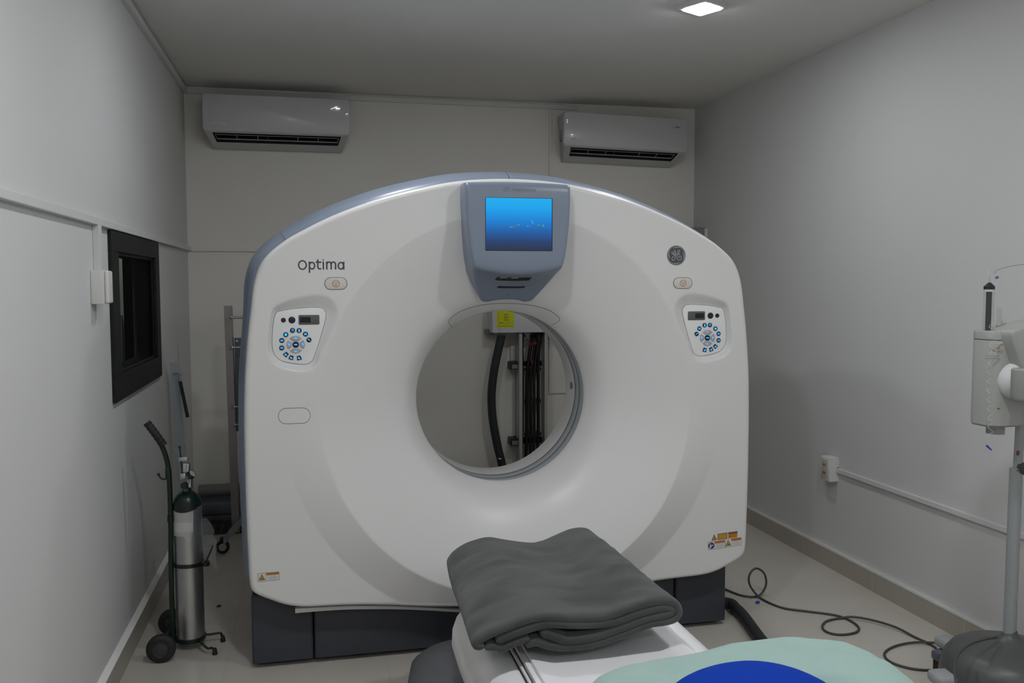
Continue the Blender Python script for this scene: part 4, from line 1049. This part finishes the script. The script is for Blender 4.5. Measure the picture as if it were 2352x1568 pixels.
Ys = 5.0
stn = thing('rolling_stand', 'tall stainless steel rolling stand half hidden behind the left side of the scanner', 'stand', (at(535, 1200, Ys).x, Ys, 0))
b = MB(); tp = [at(524, 702, Ys), at(541, 1190, Ys)]; x0, x1 = at(515, 702, Ys).x, at(534, 702, Ys).x
w = (x1-x0)/2; vs = []
for p in (tp[0], Vector((at(543, 1230, Ys).x, Ys, .09))): vs += [p+Vector((-w, -.012, 0)), p+Vector((w*.8, -.012, 0)), p+Vector((w, .012, 0)), p+Vector((-w, .012, 0))]
b.add(vs, [(0, 1, 5, 4), (1, 2, 6, 5), (2, 3, 7, 6), (3, 0, 4, 7), (0, 1, 2, 3), (4, 5, 6, 7)], 'rose'); b.build('post', stn, smooth=False)
for y in (729, 798, 934, 975):
    p = at(531+(y-729)*.035, y, Ys-.02); b = MB(); b.cyl(p, p+Vector((.12 if y < 900 else .06, 0, 0)), .0065 if y < 900 else .004, 'steel', 10); b.sphere(p, .009, 'chrome', 10, 6)
    if y in (798, 934): b.tube([p+Vector((-.018, -.006, .012)), p, p+Vector((-.016, -.006, -.014))], .0035, 'chrome', 6)
    b.build('wing_bolt', stn)
b = MB(); x0 = at(538, 780, Ys+.03).x; x1 = x0+.16; z0_, z1_ = at(540, 990, Ys+.03).z, at(540, 776, Ys+.03).z
b.prism([(x0, z0_), (x1, z0_), (x1, z1_-.02), (x0+.035, z1_), (x0, z1_)], lambda u, w, d: (u, Ys+.03+d, w), 0, .006, 'ductblue'); b.prism(circ(x0+.014, z1_-.016, .006, 12), lambda u, w, d: (u, Ys+.03-d, w), 0, .001, 'paper2'); b.build('panel_plate', stn, smooth=False)
cf = at(512, 1271, z=0); b = MB(); c = Vector((cf.x, cf.y, .038)); b.lathe(c, (0, 1, 0), [(-.012, .02), (-.013, .03), (-.008, .036), (.008, .036), (.013, .03), (.012, .02)], 'rubber', 24); b.lathe(c, (0, 1, 0), [(-.0135, 0), (-.0135, .008), (-.010, .010), (-.010, .021), (.010, .021), (.010, 0)], 'steel', 20)
b.box(c+Vector((.006, 0, .046)), (.04, .04, .012), 'black', .003); b.build('caster', stn)
b = MB(); pA = at(514, 1242, cf.y); pB = at(560, 1188, cf.y+.12); n_ = Vector((0, 0, .021))
vs = []
for p, h in ((pA+Vector((0, -.012, 0)), .018), (at(526, 1228, cf.y), .024), (pB, .024), (pB+(pB-pA)*1.2, .024)):
    for dy in (-.015, .015): vs += [p+Vector((0, dy, h)), p+Vector((0, dy, -h))]
fs = []
for i in range(3):
    a = 4*i; fs += [(a, a+4, a+5, a+1), (a+2, a+3, a+7, a+6), (a, a+2, a+6, a+4), (a+1, a+5, a+7, a+3)]
fs += [(0, 1, 3, 2), (12, 14, 15, 13)]
b.add(vs, fs, 'galv'); b.build('caster_leg', stn, smooth=False)

low = thing('equipment_plinth', 'low grey service duct with a black slotted grille along the back wall at the left', 'duct', (-.3, 5.5, 0))
b = MB(); b.tube([(-.69, 5.60, .195), (.9, 5.60, .195)], .037, 'ductgrey', 18); b.build('pipe', low)
b = MB(); b.bx(-.70, .9, 5.42, 5.66, .085, .15, 'ductblue', .01); b.build('blue_channel', low)
b = MB(); b.bx(-.70, .9, 5.36, 5.66, .0655, .084, 'brown'); b.build('brown_strip', low, smooth=False)
b = MB(); b.bx(-.70, .9, 5.30, 5.62, .0, .065, 'black'); b.build('grille_box', low, smooth=False)
b = MB()
for k in range(34): b.box((-.67+k*.046, 5.2985, .033), (.010, .004, .052), 'hub', rot=Matrix.Rotation(.35, 3, 'Y'))
o = b.build('grille_bars', low, smooth=False)

# ------------------------------------------------------------------ through the bore: wall box, conduit, cable ladder
ebx = thing('electrical_box', 'white electrical box with a yellow voltage label on the back wall, seen through the bore', 'electrical box', (1.35, YB, 1.14))
b = MB(); b.bx(1.131, 1.60, 5.55, YB-.001, 1.136, 1.72, 'boxwhite', .003); b.build('enclosure', ebx, smooth=False)
b = MB(); fy = lambda u, w, d: (u, 5.5495-d, w); b.prism(rrect(1.160, 1.2725, 1.169, 1.29, .001), fy, 0, .0006, 'yellow')
for k, (t_, m_) in enumerate((('220 V', 'red'), ('208 V', 'red'), ('120 V', 'brown'), ('Otro ____ V', 'letter'))):
    text_mesh(t_, .0135, m_, lambda u, w, d, k=k: fy(1.222+u-(.014 if k == 3 else 0), 1.2525-.0173*k+w, d), b, .0012, bold=.0003)
    if k < 3: b.stroke(circ(1.170, 1.2525-.0173*k, .004, 12), .0007, fy, .0006, .0012, 'brown', True, 0)
b.stroke([(1.167, 1.181), (1.262, 1.181)], .002, fy, .0006, .0011, 'brown', smooth=0)
b.build('voltage_label', ebx, smooth=False)
b = MB()
for z in (1.163, 1.148): b.stroke([(1.172, z), (1.188, z)], .0016, fy, 0, .0006, 'greyprint', smooth=0)
b.build('small_print', ebx, smooth=False)
b = MB(); b.bx(1.105, 1.16, 5.64, YB-.001, 1.12, 1.155, 'boxgrey', .004); b.cyl((1.205, 5.61, 1.136), (1.205, 5.61, 1.118), .034, 'boxgrey', 20); b.build('cable_gland', ebx)
Yh = 5.61
b = MB(); b.tube([at(1153, 763, Yh), at(1151, 775, Yh), at(1143, 810, Yh), at(1135, 850, Yh), at(1130, 890, Yh), at(1129, 920, Yh), at(1131, 955, Yh), at(1136, 990, Yh), at(1144, 1030, Yh), at(1152, 1062, Yh), at(1158, 1100, Yh), (1.25, Yh, .04)], .0275, 'hose', 18, 6)
hose_o = b.build('flexible_conduit'); tag(hose_o, 'thick black flexible conduit hanging below the white electrical box', 'conduit')
b = MB(); p = at(1148, 1053, Yh-.035); b.box(p, (.020, .004, .008), 'labelwhite', rot=Matrix.Rotation(.3, 3, 'Y')); b.build('paper_tag', hose_o)

lad = thing('cable_ladder', 'steel cable ladder fixed upright on the back wall, seen through the bore', 'cable tray', (1.41, YB, 0))
for (x0, x1) in ((1.312, 1.334), (1.483, 1.503)):
    b = MB(); b.bx(x0, x1, 5.57, 5.66, .0, 1.13, 'ladder', .002); b.build('ladder_rail', lad, smooth=False)
for z in (1.11, .888, .675, .456, .25):
    b = MB()
    zz_ = z; b.bx(1.334, 1.483, 5.632, 5.654, z-.019, z+.019, 'ladder')
    for x in (1.345, 1.365, 1.405, 1.43, 1.455, 1.472): b.bx(x-.0045, x+.0045, 5.6312, 5.6325, z-.011, z+.011, 'gap')
    b.build('ladder_rung', lad, smooth=False)
for z in (.915, .412):
    b = MB(); b.bx(1.262, 1.312, 5.60, YB-.001, z-.024, z+.024, 'cable', .002); b.bx(1.27, 1.31, 5.597, 5.60, z-.018, z+.010, 'boxgrey'); b.bx(1.334, 1.505, 5.661, YB-.001, z-.022, z+.022, 'cable'); b.build('wall_bracket', lad, smooth=False)
b = MB(); b.bx(1.279, 1.311, 5.672, YB-.001, .942, 1.045, 'boxwhite', .002); b.bx(1.300, 1.309, 5.672, YB-.001, .44, .89, 'boxwhite', .002); b.build('mounting_strip', lad, smooth=False)
CB = [([(1202, 764), (1201, 800), (1202, 850), (1201, 920), (1201, 1000), (1199, 1070)], .0045, None, 'thin black cable at the left inside the cable ladder'),
      ([(1225, 764), (1219, 792), (1214, 830), (1211, 860), (1210, 930), (1210, 1000), (1207, 1070)], .0115, (1219, 790), 'black cable with one red tape ring, second from left in the cable ladder'),
      ([(1234, 764), (1229, 790), (1223, 832), (1219, 860), (1219, 930), (1219, 1000), (1217, 1070)], .0110, (1223, 831), 'black cable with a low red tape ring, middle of the cable ladder'),
      ([(1238, 764), (1234, 800), (1229, 835), (1227, 860), (1227, 930), (1227, 1000), (1225, 1065)], .0095, (1229, 788), 'black cable second from right in the cable ladder'),
      ([(1242, 764), (1238, 800), (1236, 835), (1236, 860), (1236, 930), (1236, 1000), (1234, 1065)], .0105, (1239, 778), 'black cable at the right inside the cable ladder')]
for i, (pts, r, mark, lab) in enumerate(CB):
    Yc = (5.618, 5.618, 5.598, 5.576, 5.612)[i]
    b = MB(); q = [at(x, y, Yc) for x, y in pts]; q.append(Vector((q[-1].x, Yc, .02))); b.tube(q, r, 'cable', 12, 5); o = b.build('black_cable'); tag(o, lab, 'cable', 'cables in the cable ladder')
    if mark:
        p = at(*mark, Yc); k = min(range(len(q)-1), key=lambda j: abs(q[j].z-p.z)); t = (q[k+1]-q[k]).normalized() if k+1 < len(q) else Vector((0, 0, -1))
        b = MB(); b.cyl(p-t*.009, p+t*.009, r*1.12, 'redtape', 14); b.build('red_tape', o)
# grey cabinet in the back right corner
b = MB(); b.bx(2.40, 2.579, 5.48, YB-.001, .9, 1.823, 'boxgrey', .003); o = b.build('wall_cabinet', smooth=False); tag(o, 'grey wall cabinet in the back right corner, peeping over the scanner shoulder', 'cabinet')
b = MB(); b.bx(2.56, 2.5785, 5.474, 5.4805, .91, 1.818, 'labelwhite'); b.build('pale_edge', o, smooth=False)

# ------------------------------------------------------------------ cables on the floor
def floor_pts(pts, z=.0055): return [at(x, y, z=z) for x, y in pts]
loopc = floor_pts([(1660, 1350), (1676, 1357), (1700, 1366), (1722, 1370)])
c0 = at(1740, 1369, z=.0055)
Yl = c0.y
loop = [at(x, y, Yl+dy) for x, y, dy in ((1742, 1368, 0), (1755, 1354, .005), (1760, 1338, .01), (1757, 1320, .012), (1748, 1309, .012), (1736, 1305, .01), (1726, 1312, .005), (1720, 1326, 0), (1722, 1342, -.005), (1730, 1356, -.008), (1742, 1369, -.012))]
rest = floor_pts([(1765, 1383), (1800, 1396), (1850, 1403), (1905, 1410), (1935, 1417), (1960, 1429), (1973, 1442), (1965, 1452), (1935, 1457), (1905, 1453), (1889, 1441), (1897, 1427), (1925, 1420), (1960, 1421), (2010, 1430), (2060, 1446), (2100, 1462), (2135, 1478), (2150, 1488)])
for i in (14, 13, 15): rest[i].z += .009
b = MB(); b.tube(loopc+loop+rest, .0048, 'greycable', 10, 6); tag(b.build('floor_cable'), 'thin grey cable with loops on the floor, from the scanner base to the injector stand', 'cable')
b = MB(); lp = floor_pts([(2146, 1480), (2100, 1477), (2060, 1482), (2035, 1495), (2033, 1508), (2050, 1522), (2085, 1533), (2120, 1538), (2160, 1538)]); lp[0].z += .008; lp[1].z += .004
b.tube(lp, .0046, 'greycable', 10, 6); tag(b.build('coiled_cable'), 'grey cable curling beside the caster of the injector stand', 'cable')
b = MB(); b.tube([Vector((1.66, 3.60, .03)), at(1672, 1385, z=.03), at(1690, 1397, z=.027), at(1708, 1415, z=.026), at(1727, 1441, z=.026), at(1748, 1470, z=.026), at(1775, 1505, z=.026), Vector((1.56, 2.66, .026)), Vector((1.38, 2.45, .026)), Vector((1.15, 2.35, .026))], .025, 'hose', 16, 6); tag(b.build('floor_hose'), 'thick black hose running over the floor from the scanner base towards the table', 'hose')
b = MB(); p = at(1741, 1383, z=.006); b.cyl(p+Vector((-.008, 0, 0)), p+Vector((.008, .004, 0)), .006, 'bluecap', 12); o = b.build('blue_cap'); tag(o, 'tiny blue plastic cap lying on the floor by the cable loop', 'cap')
b = MB(); tb = floor_pts([(1705, 1350), (1715, 1343), (1740, 1346), (1758, 1358), (1750, 1368), (1728, 1370), (1722, 1376), (1736, 1382), (1760, 1390), (1785, 1395)], .002); b.tube(tb, .0015, 'tube', 6, 5); tag(b.build('thin_tubing'), 'thin clear tubing curled on the floor under the cable loop', 'tube')
b = MB(); p = at(502, 1391, z=.002); b.prism([(-.008, -.004), (.006, -.006), (.012, .002), (.002, .006), (-.005, .004)], lambda u, w, d: (p.x+u, p.y+w*2, .0005+d), 0, .003, 'debris'); tag(b.build('scrap'), 'tiny dark scrap on the floor between the gas cylinder and the scanner', 'scrap')

# ------------------------------------------------------------------ injector stand
IX, IY = at(2320, 1468, 2.5).x, 2.50
inj = thing('injector_stand', 'contrast injector on a grey pole with a domed grey base by the right wall', 'injector', (IX, IY, 0))
b = MB(); b.lathe((IX, IY, 0), (0, 0, 1), [(.264, .0205), (.252, .0245), (.241, .034), (.229, .055), (.219, .085), (.211, .12), (.202, .155), (.187, .183), (.160, .203), (.12, .216), (.07, .22), (.045, .214), (.04, .19)], 'injbase', 96); b.build('base', inj, angle=50)
for (px_, py_, zz_, sx_, sy_) in ((2178, 1477, .100, .085, .070), (2172, 1557, .105, .095, .085), (239, .24, .105, .095, .085), (311, .22, .105, .095, .085), (23, .175, .100, .08, .07)):
    if px_ > 400: c = at(px_, py_, z=zz_)
    else: c = Vector((IX+py_*cos(math.radians(px_)), IY+py_*sin(math.radians(px_)), zz_))
    d = Vector((c.x-IX, c.y-IY, 0)); d.normalize()
    s_ = Vector((-d.y, d.x, 0)); R = Matrix((d, s_, Vector((0, 0, 1)))).transposed()
    b = MB(); b.box(c, (sx_, sy_, .042), 'caster', .016, 3, R); b.box(c-d*.07+Vector((0, 0, -.012)), (.12, .05, .03), 'injbase', .008, 2, R); h = b.build('caster_hood', inj)
    b = MB()
    for q in (-.016, .016): b.cyl(Vector((c.x, c.y, .040))+s_*(q-.011), Vector((c.x, c.y, .040))+s_*(q+.011), .040, 'rubber', 22)
    b.cyl(Vector((c.x, c.y, .045)), Vector((c.x, c.y, zz_)), .012, 'black', 10); b.build('caster', h)
b = MB(); p = at(2157, 1505, z=.085); b.box(p, (.040, .045, .035), 'ductblue', .009, 2); b.box(p+Vector((.012, .0, -.040)), (.04, .05, .06), 'rubber', .006); b.build('brake_pedal', inj)
def Q(px, py, Y=IY): return at(px, py, Y)
zk = Q(2335, 1075).z
b = MB(); b.cyl((IX-.003, IY, .245), (IX, IY, zk), .0205, 'injpole', 24); b.build('pole', inj)
b = MB(); b.cyl((IX+.006, IY, zk-.01), (IX+.012, IY, Q(2335, 900).z), .0145, 'injpole', 20); b.build('inner_pole', inj)
b = MB(); b.lathe((IX+.016, IY-.01, zk), (1, 0, 0), [(-.022, .004), (-.020, .016), (-.005, .021), (.03, .021), (.03, 0)], 'hub', 24); b.build('height_clamp', inj)
b = MB(); b.prism(circ(0, 0, .008, 16), lambda u, w, d: (Q(2331, 973).x+u, IY-.0155-d, Q(2331, 973).z+w*1.2), 0, .0008, 'orangedot'); b.build('round_sticker', inj)
b = MB(); b.prism(circ(0, 0, .0075, 16), lambda u, w, d: (Q(2329, 1038).x+u, IY-.0165-d, Q(2329, 1038).z+w*1.2), 0, .0008, 'maroon'); b.build('round_sticker', inj)
b = MB(); b.stroke([(Q(2324, 1077).x, Q(2324, 1077).z), (Q(2333, 1079).x, Q(2333, 1079).z)], .003, lambda u, w, d: (u, IY-.0215-d, w), 0, .0008, 'maroon', smooth=0); b.build('pole_mark', inj)
# cord over the dome
b = MB(); b.tube([Q(2290, 1463, IY-.01), Q(2260, 1468, IY-.04), Q(2226, 1480, IY-.08), Q(2203, 1500, IY-.12), Q(2192, 1530, IY-.17), Q(2196, 1568, IY-.25), Q(2204, 1640, IY-.33)], .004, 'greycable', 10, 6); b.build('cord', inj)
# head
x0, x1 = Q(2236, 860).x, Q(2327, 860).x; zt_, zb_ = Q(2280, 757).z, Q(2280, 968).z
b = MB(); hw = (x1-x0)/2; hc = (x0+x1)/2
def headpoly(k): return rrect(hc-hw*k, hc+hw*k, IY-.085*k, IY+.035*k, .045*k, 8)
b.prism(headpoly(1), lambda u, w, d: (u, w, d), zb_, zt_-.03, 'injwhite', .004); b.prism(headpoly(1.0), lambda u, w, d: (u, w, d), zt_-.0285, zt_, 'injwhite', .006)
vs = []; pa_, pb_ = headpoly(.97), headpoly(.55)
b.prism(headpoly(.9), lambda u, w, d: (u-.004, w, d), zb_-.006, zb_, 'injpanel'); b.cyl((hc-.012, IY-.03, zb_-.006), (hc-.012, IY-.03, zb_-.034), .028, 'injpanel', 24)
hd = b.build('injector_head', inj)
fh = lambda px, py: (Q(px, py, IY-.086).x, Q(px, py, IY-.086).z)
ff = lambda u, w, d: (u, IY-.0852-d, w)
b = MB(); u, w = fh(2294, 799); b.prism(circ(u, w, .0042, 14), ff, 0, .001, 'orange'); b.build('red_lamp', hd)
b = MB()
for (pts, m_, w_) in (([(2288, 788), (2314, 787)], 'labelwhite', .0022), ([(2284, 807), (2303, 807)], 'greyprint', .0016), ([(2264, 817), (2296, 818)], 'greyprint', .0016), ([(2262, 823), (2298, 823)], 'greyprint', .0016), ([(2281, 805), (2283, 806)], 'greendot', .004), ([(2292, 938), (2295, 938)], 'greendot', .004)):
    b.stroke([fh(*p) for p in pts], w_, ff, 0, .0006, m_, smooth=0)
b.build('printed_marks', hd)
# helical transparent pressure tube hanging down the front of the head
b = MB(); pts = []
for i in range(261):
    t = i/260; py = 742+t*272; a = i*2*pi/20; c = Q(2279-5*t+2*sin(t*9), py, IY-.098); pts.append((c.x+.0075*cos(a), IY-.096+.0075*sin(a), c.z))
b.tube(pts, .0012, 'tube', 6); tl = b.build('coiled_tubing', inj)
b = MB(); p0, p1 = Q(2266, 1023, IY-.10), Q(2277, 1033, IY-.10); b.cyl(p0, p1, .0038, 'bluecap', 10, .0022); b.build('blue_luer_cap', inj)
# round joint and second, tilted head cut by the frame
b = MB(); jc = Q(2345, 874, IY-.09); b.lathe(jc+Vector((-.080, 0, 0)), (1, 0, 0), [(0, 0), (.0, .010), (.004, .024), (.012, .038), (.024, .050), (.040, .057), (.09, .058)], 'boxwhite', 40); b.build('pivot_joint', inj)
def lk(px, py, Y=IY-.13): return Q(px, py, Y)
b = MB(); prf = [(2326, 770), (2342, 755), (2400, 738), (2450, 745), (2470, 800), (2465, 900), (2430, 930), (2390, 925), (2362, 890), (2342, 830)]
pp = smoothpoly([(lk(*p).x, lk(*p).z) for p in prf], 5); b.prism(pp, lambda u, w, d: (u, IY-.13+d, w), .11, 0, 'injwhite', .008); b.build('tilted_head', inj, angle=50)
b = MB(); c = lk(2349, 890, IY-.155); zt2, zb2 = lk(2349, 846, IY-.155).z, lk(2349, 921, IY-.155).z; b.lathe((c.x, c.y, 0), (0, 0, 1), [(zt2, 0), (zt2, .030), (zt2-.004, .034), (zb2+.012, .034), (zb2+.004, .030), (zb2, .022), (zb2, 0)], 'injpanel', 32); b.build('arm', inj)
b = MB(); b.bx(Q(2313, 760).x, Q(2319, 760).x, IY-.09, IY-.07, Q(2316, 774).z, Q(2316, 744).z, 'navyprint', .001); b.build('head_hinge', inj)
# syringe standing in the head
def syringe(px, Y, zbot, ztop_px, lab, plunger=True):
    c = Q(px, 700, Y); s = thing('syringe', lab, 'syringe', (c.x, Y, zbot), 'contrast syringes')
    zt = Q(px, ztop_px, Y).z; sh = Q(px, 664, Y).z
    b = MB(); b.lathe((c.x, Y, 0), (0, 0, 1), [(zbot, .0165), (sh, .0165)], 'clear', 32); b.build('barrel', s)
    b = MB(); b.lathe((c.x, Y, 0), (0, 0, 1), [(sh-.0005, 0), (sh-.0005, .0168), (sh+.009, .0170), (sh+.022, .0045), (sh+.022, 0)], 'black', 32); b.build('black_cone', s)
    b = MB(); b.lathe((c.x, Y, 0), (0, 0, 1), [(sh-.008, 0), (sh-.008, .0158), (sh-.001, .0158), (sh-.001, 0)], 'labelwhite', 28); b.build('seal_ring', s)
    b = MB(); b.lathe((c.x, Y, 0), (0, 0, 1), [(zbot, .0085), (sh-.008, .0085)], 'black', 20); b.build('plunger_rod', s)
    b = MB(); b.lathe((c.x, Y, 0), (0, 0, 1), [(sh+.021, .004), (sh+.044, .003), (sh+.046, .0)], 'clear', 14); b.build('luer_tip', s); return s
syringe(2271, IY-.03, zt_-.001, 640, 'upright clear syringe with a black conical tip, in the top of the white injector head')
syringe(2368, IY-.03, Q(2368, 760).z-.012, 640, 'second syringe at the right edge, on the tilted injector head')
b = MB(); Yt = IY-.03
b.tube([Q(2271, 640, Yt), Q(2270, 624, Yt), Q(2276, 613, Yt), Q(2282, 618, Yt), Q(2288, 632, Yt), Q(2291, 660, Yt), Q(2289, 690, Yt), Q(2286, 730, Yt), Q(2283, 752, Yt)], .0011, 'tube', 8, 6)
b.tube([Q(2284, 628, Yt), Q(2290, 620, Yt), Q(2310, 614, Yt), Q(2335, 609, Yt), Q(2365, 607, Yt), Q(2400, 612, Yt)], .0009, 'ductgrey', 8, 6)
o = b.build('line_tubing'); tag(o, 'fine clear infusion line looping over the syringe at the right edge', 'tube')
b = MB(); c = Q(2289, 638, Yt); b.box(c, (.010, .006, .006), 'purple', .002); b.tube([c+Vector((-.004, -.003, .003)), c+Vector((0, -.004, .006)), c+Vector((.005, -.003, .001))], .0015, 'purple', 6); b.build('purple_clip', o)
b = MB(); p = Q(2300, 745, IY-.03); b.tube([p+Vector((-.018, 0, -.006)), p, p+Vector((.016, 0, .003))], .004, 'caster', 8, 4); b.tube([p+Vector((0, 0, .012)), p+Vector((-.006, 0, -.012))], .003, 'caster', 8); b.cyl(p+Vector((.002, .01, -.012)), p+Vector((-.001, .01, .055)), .008, 'clear', 14); b.build('three_way_tap', o)

# ------------------------------------------------------------------ render look
w = bpy.data.worlds.new('world'); scene.world = w; w.use_nodes = True
w.node_tree.nodes['Background'].inputs[0].default_value = (0, 0, 0, 1)
vs_ = scene.view_settings; vs_.view_transform = 'Standard'; vs_.look = 'None'; vs_.gamma = 1; vs_.exposure = 0; vs_.use_curve_mapping = False
scene.cycles.use_denoising = True
scene.cycles.max_bounces = 10; scene.cycles.diffuse_bounces = 6; scene.cycles.transparent_max_bounces = 16
scene.cycles.sample_clamp_indirect = 8
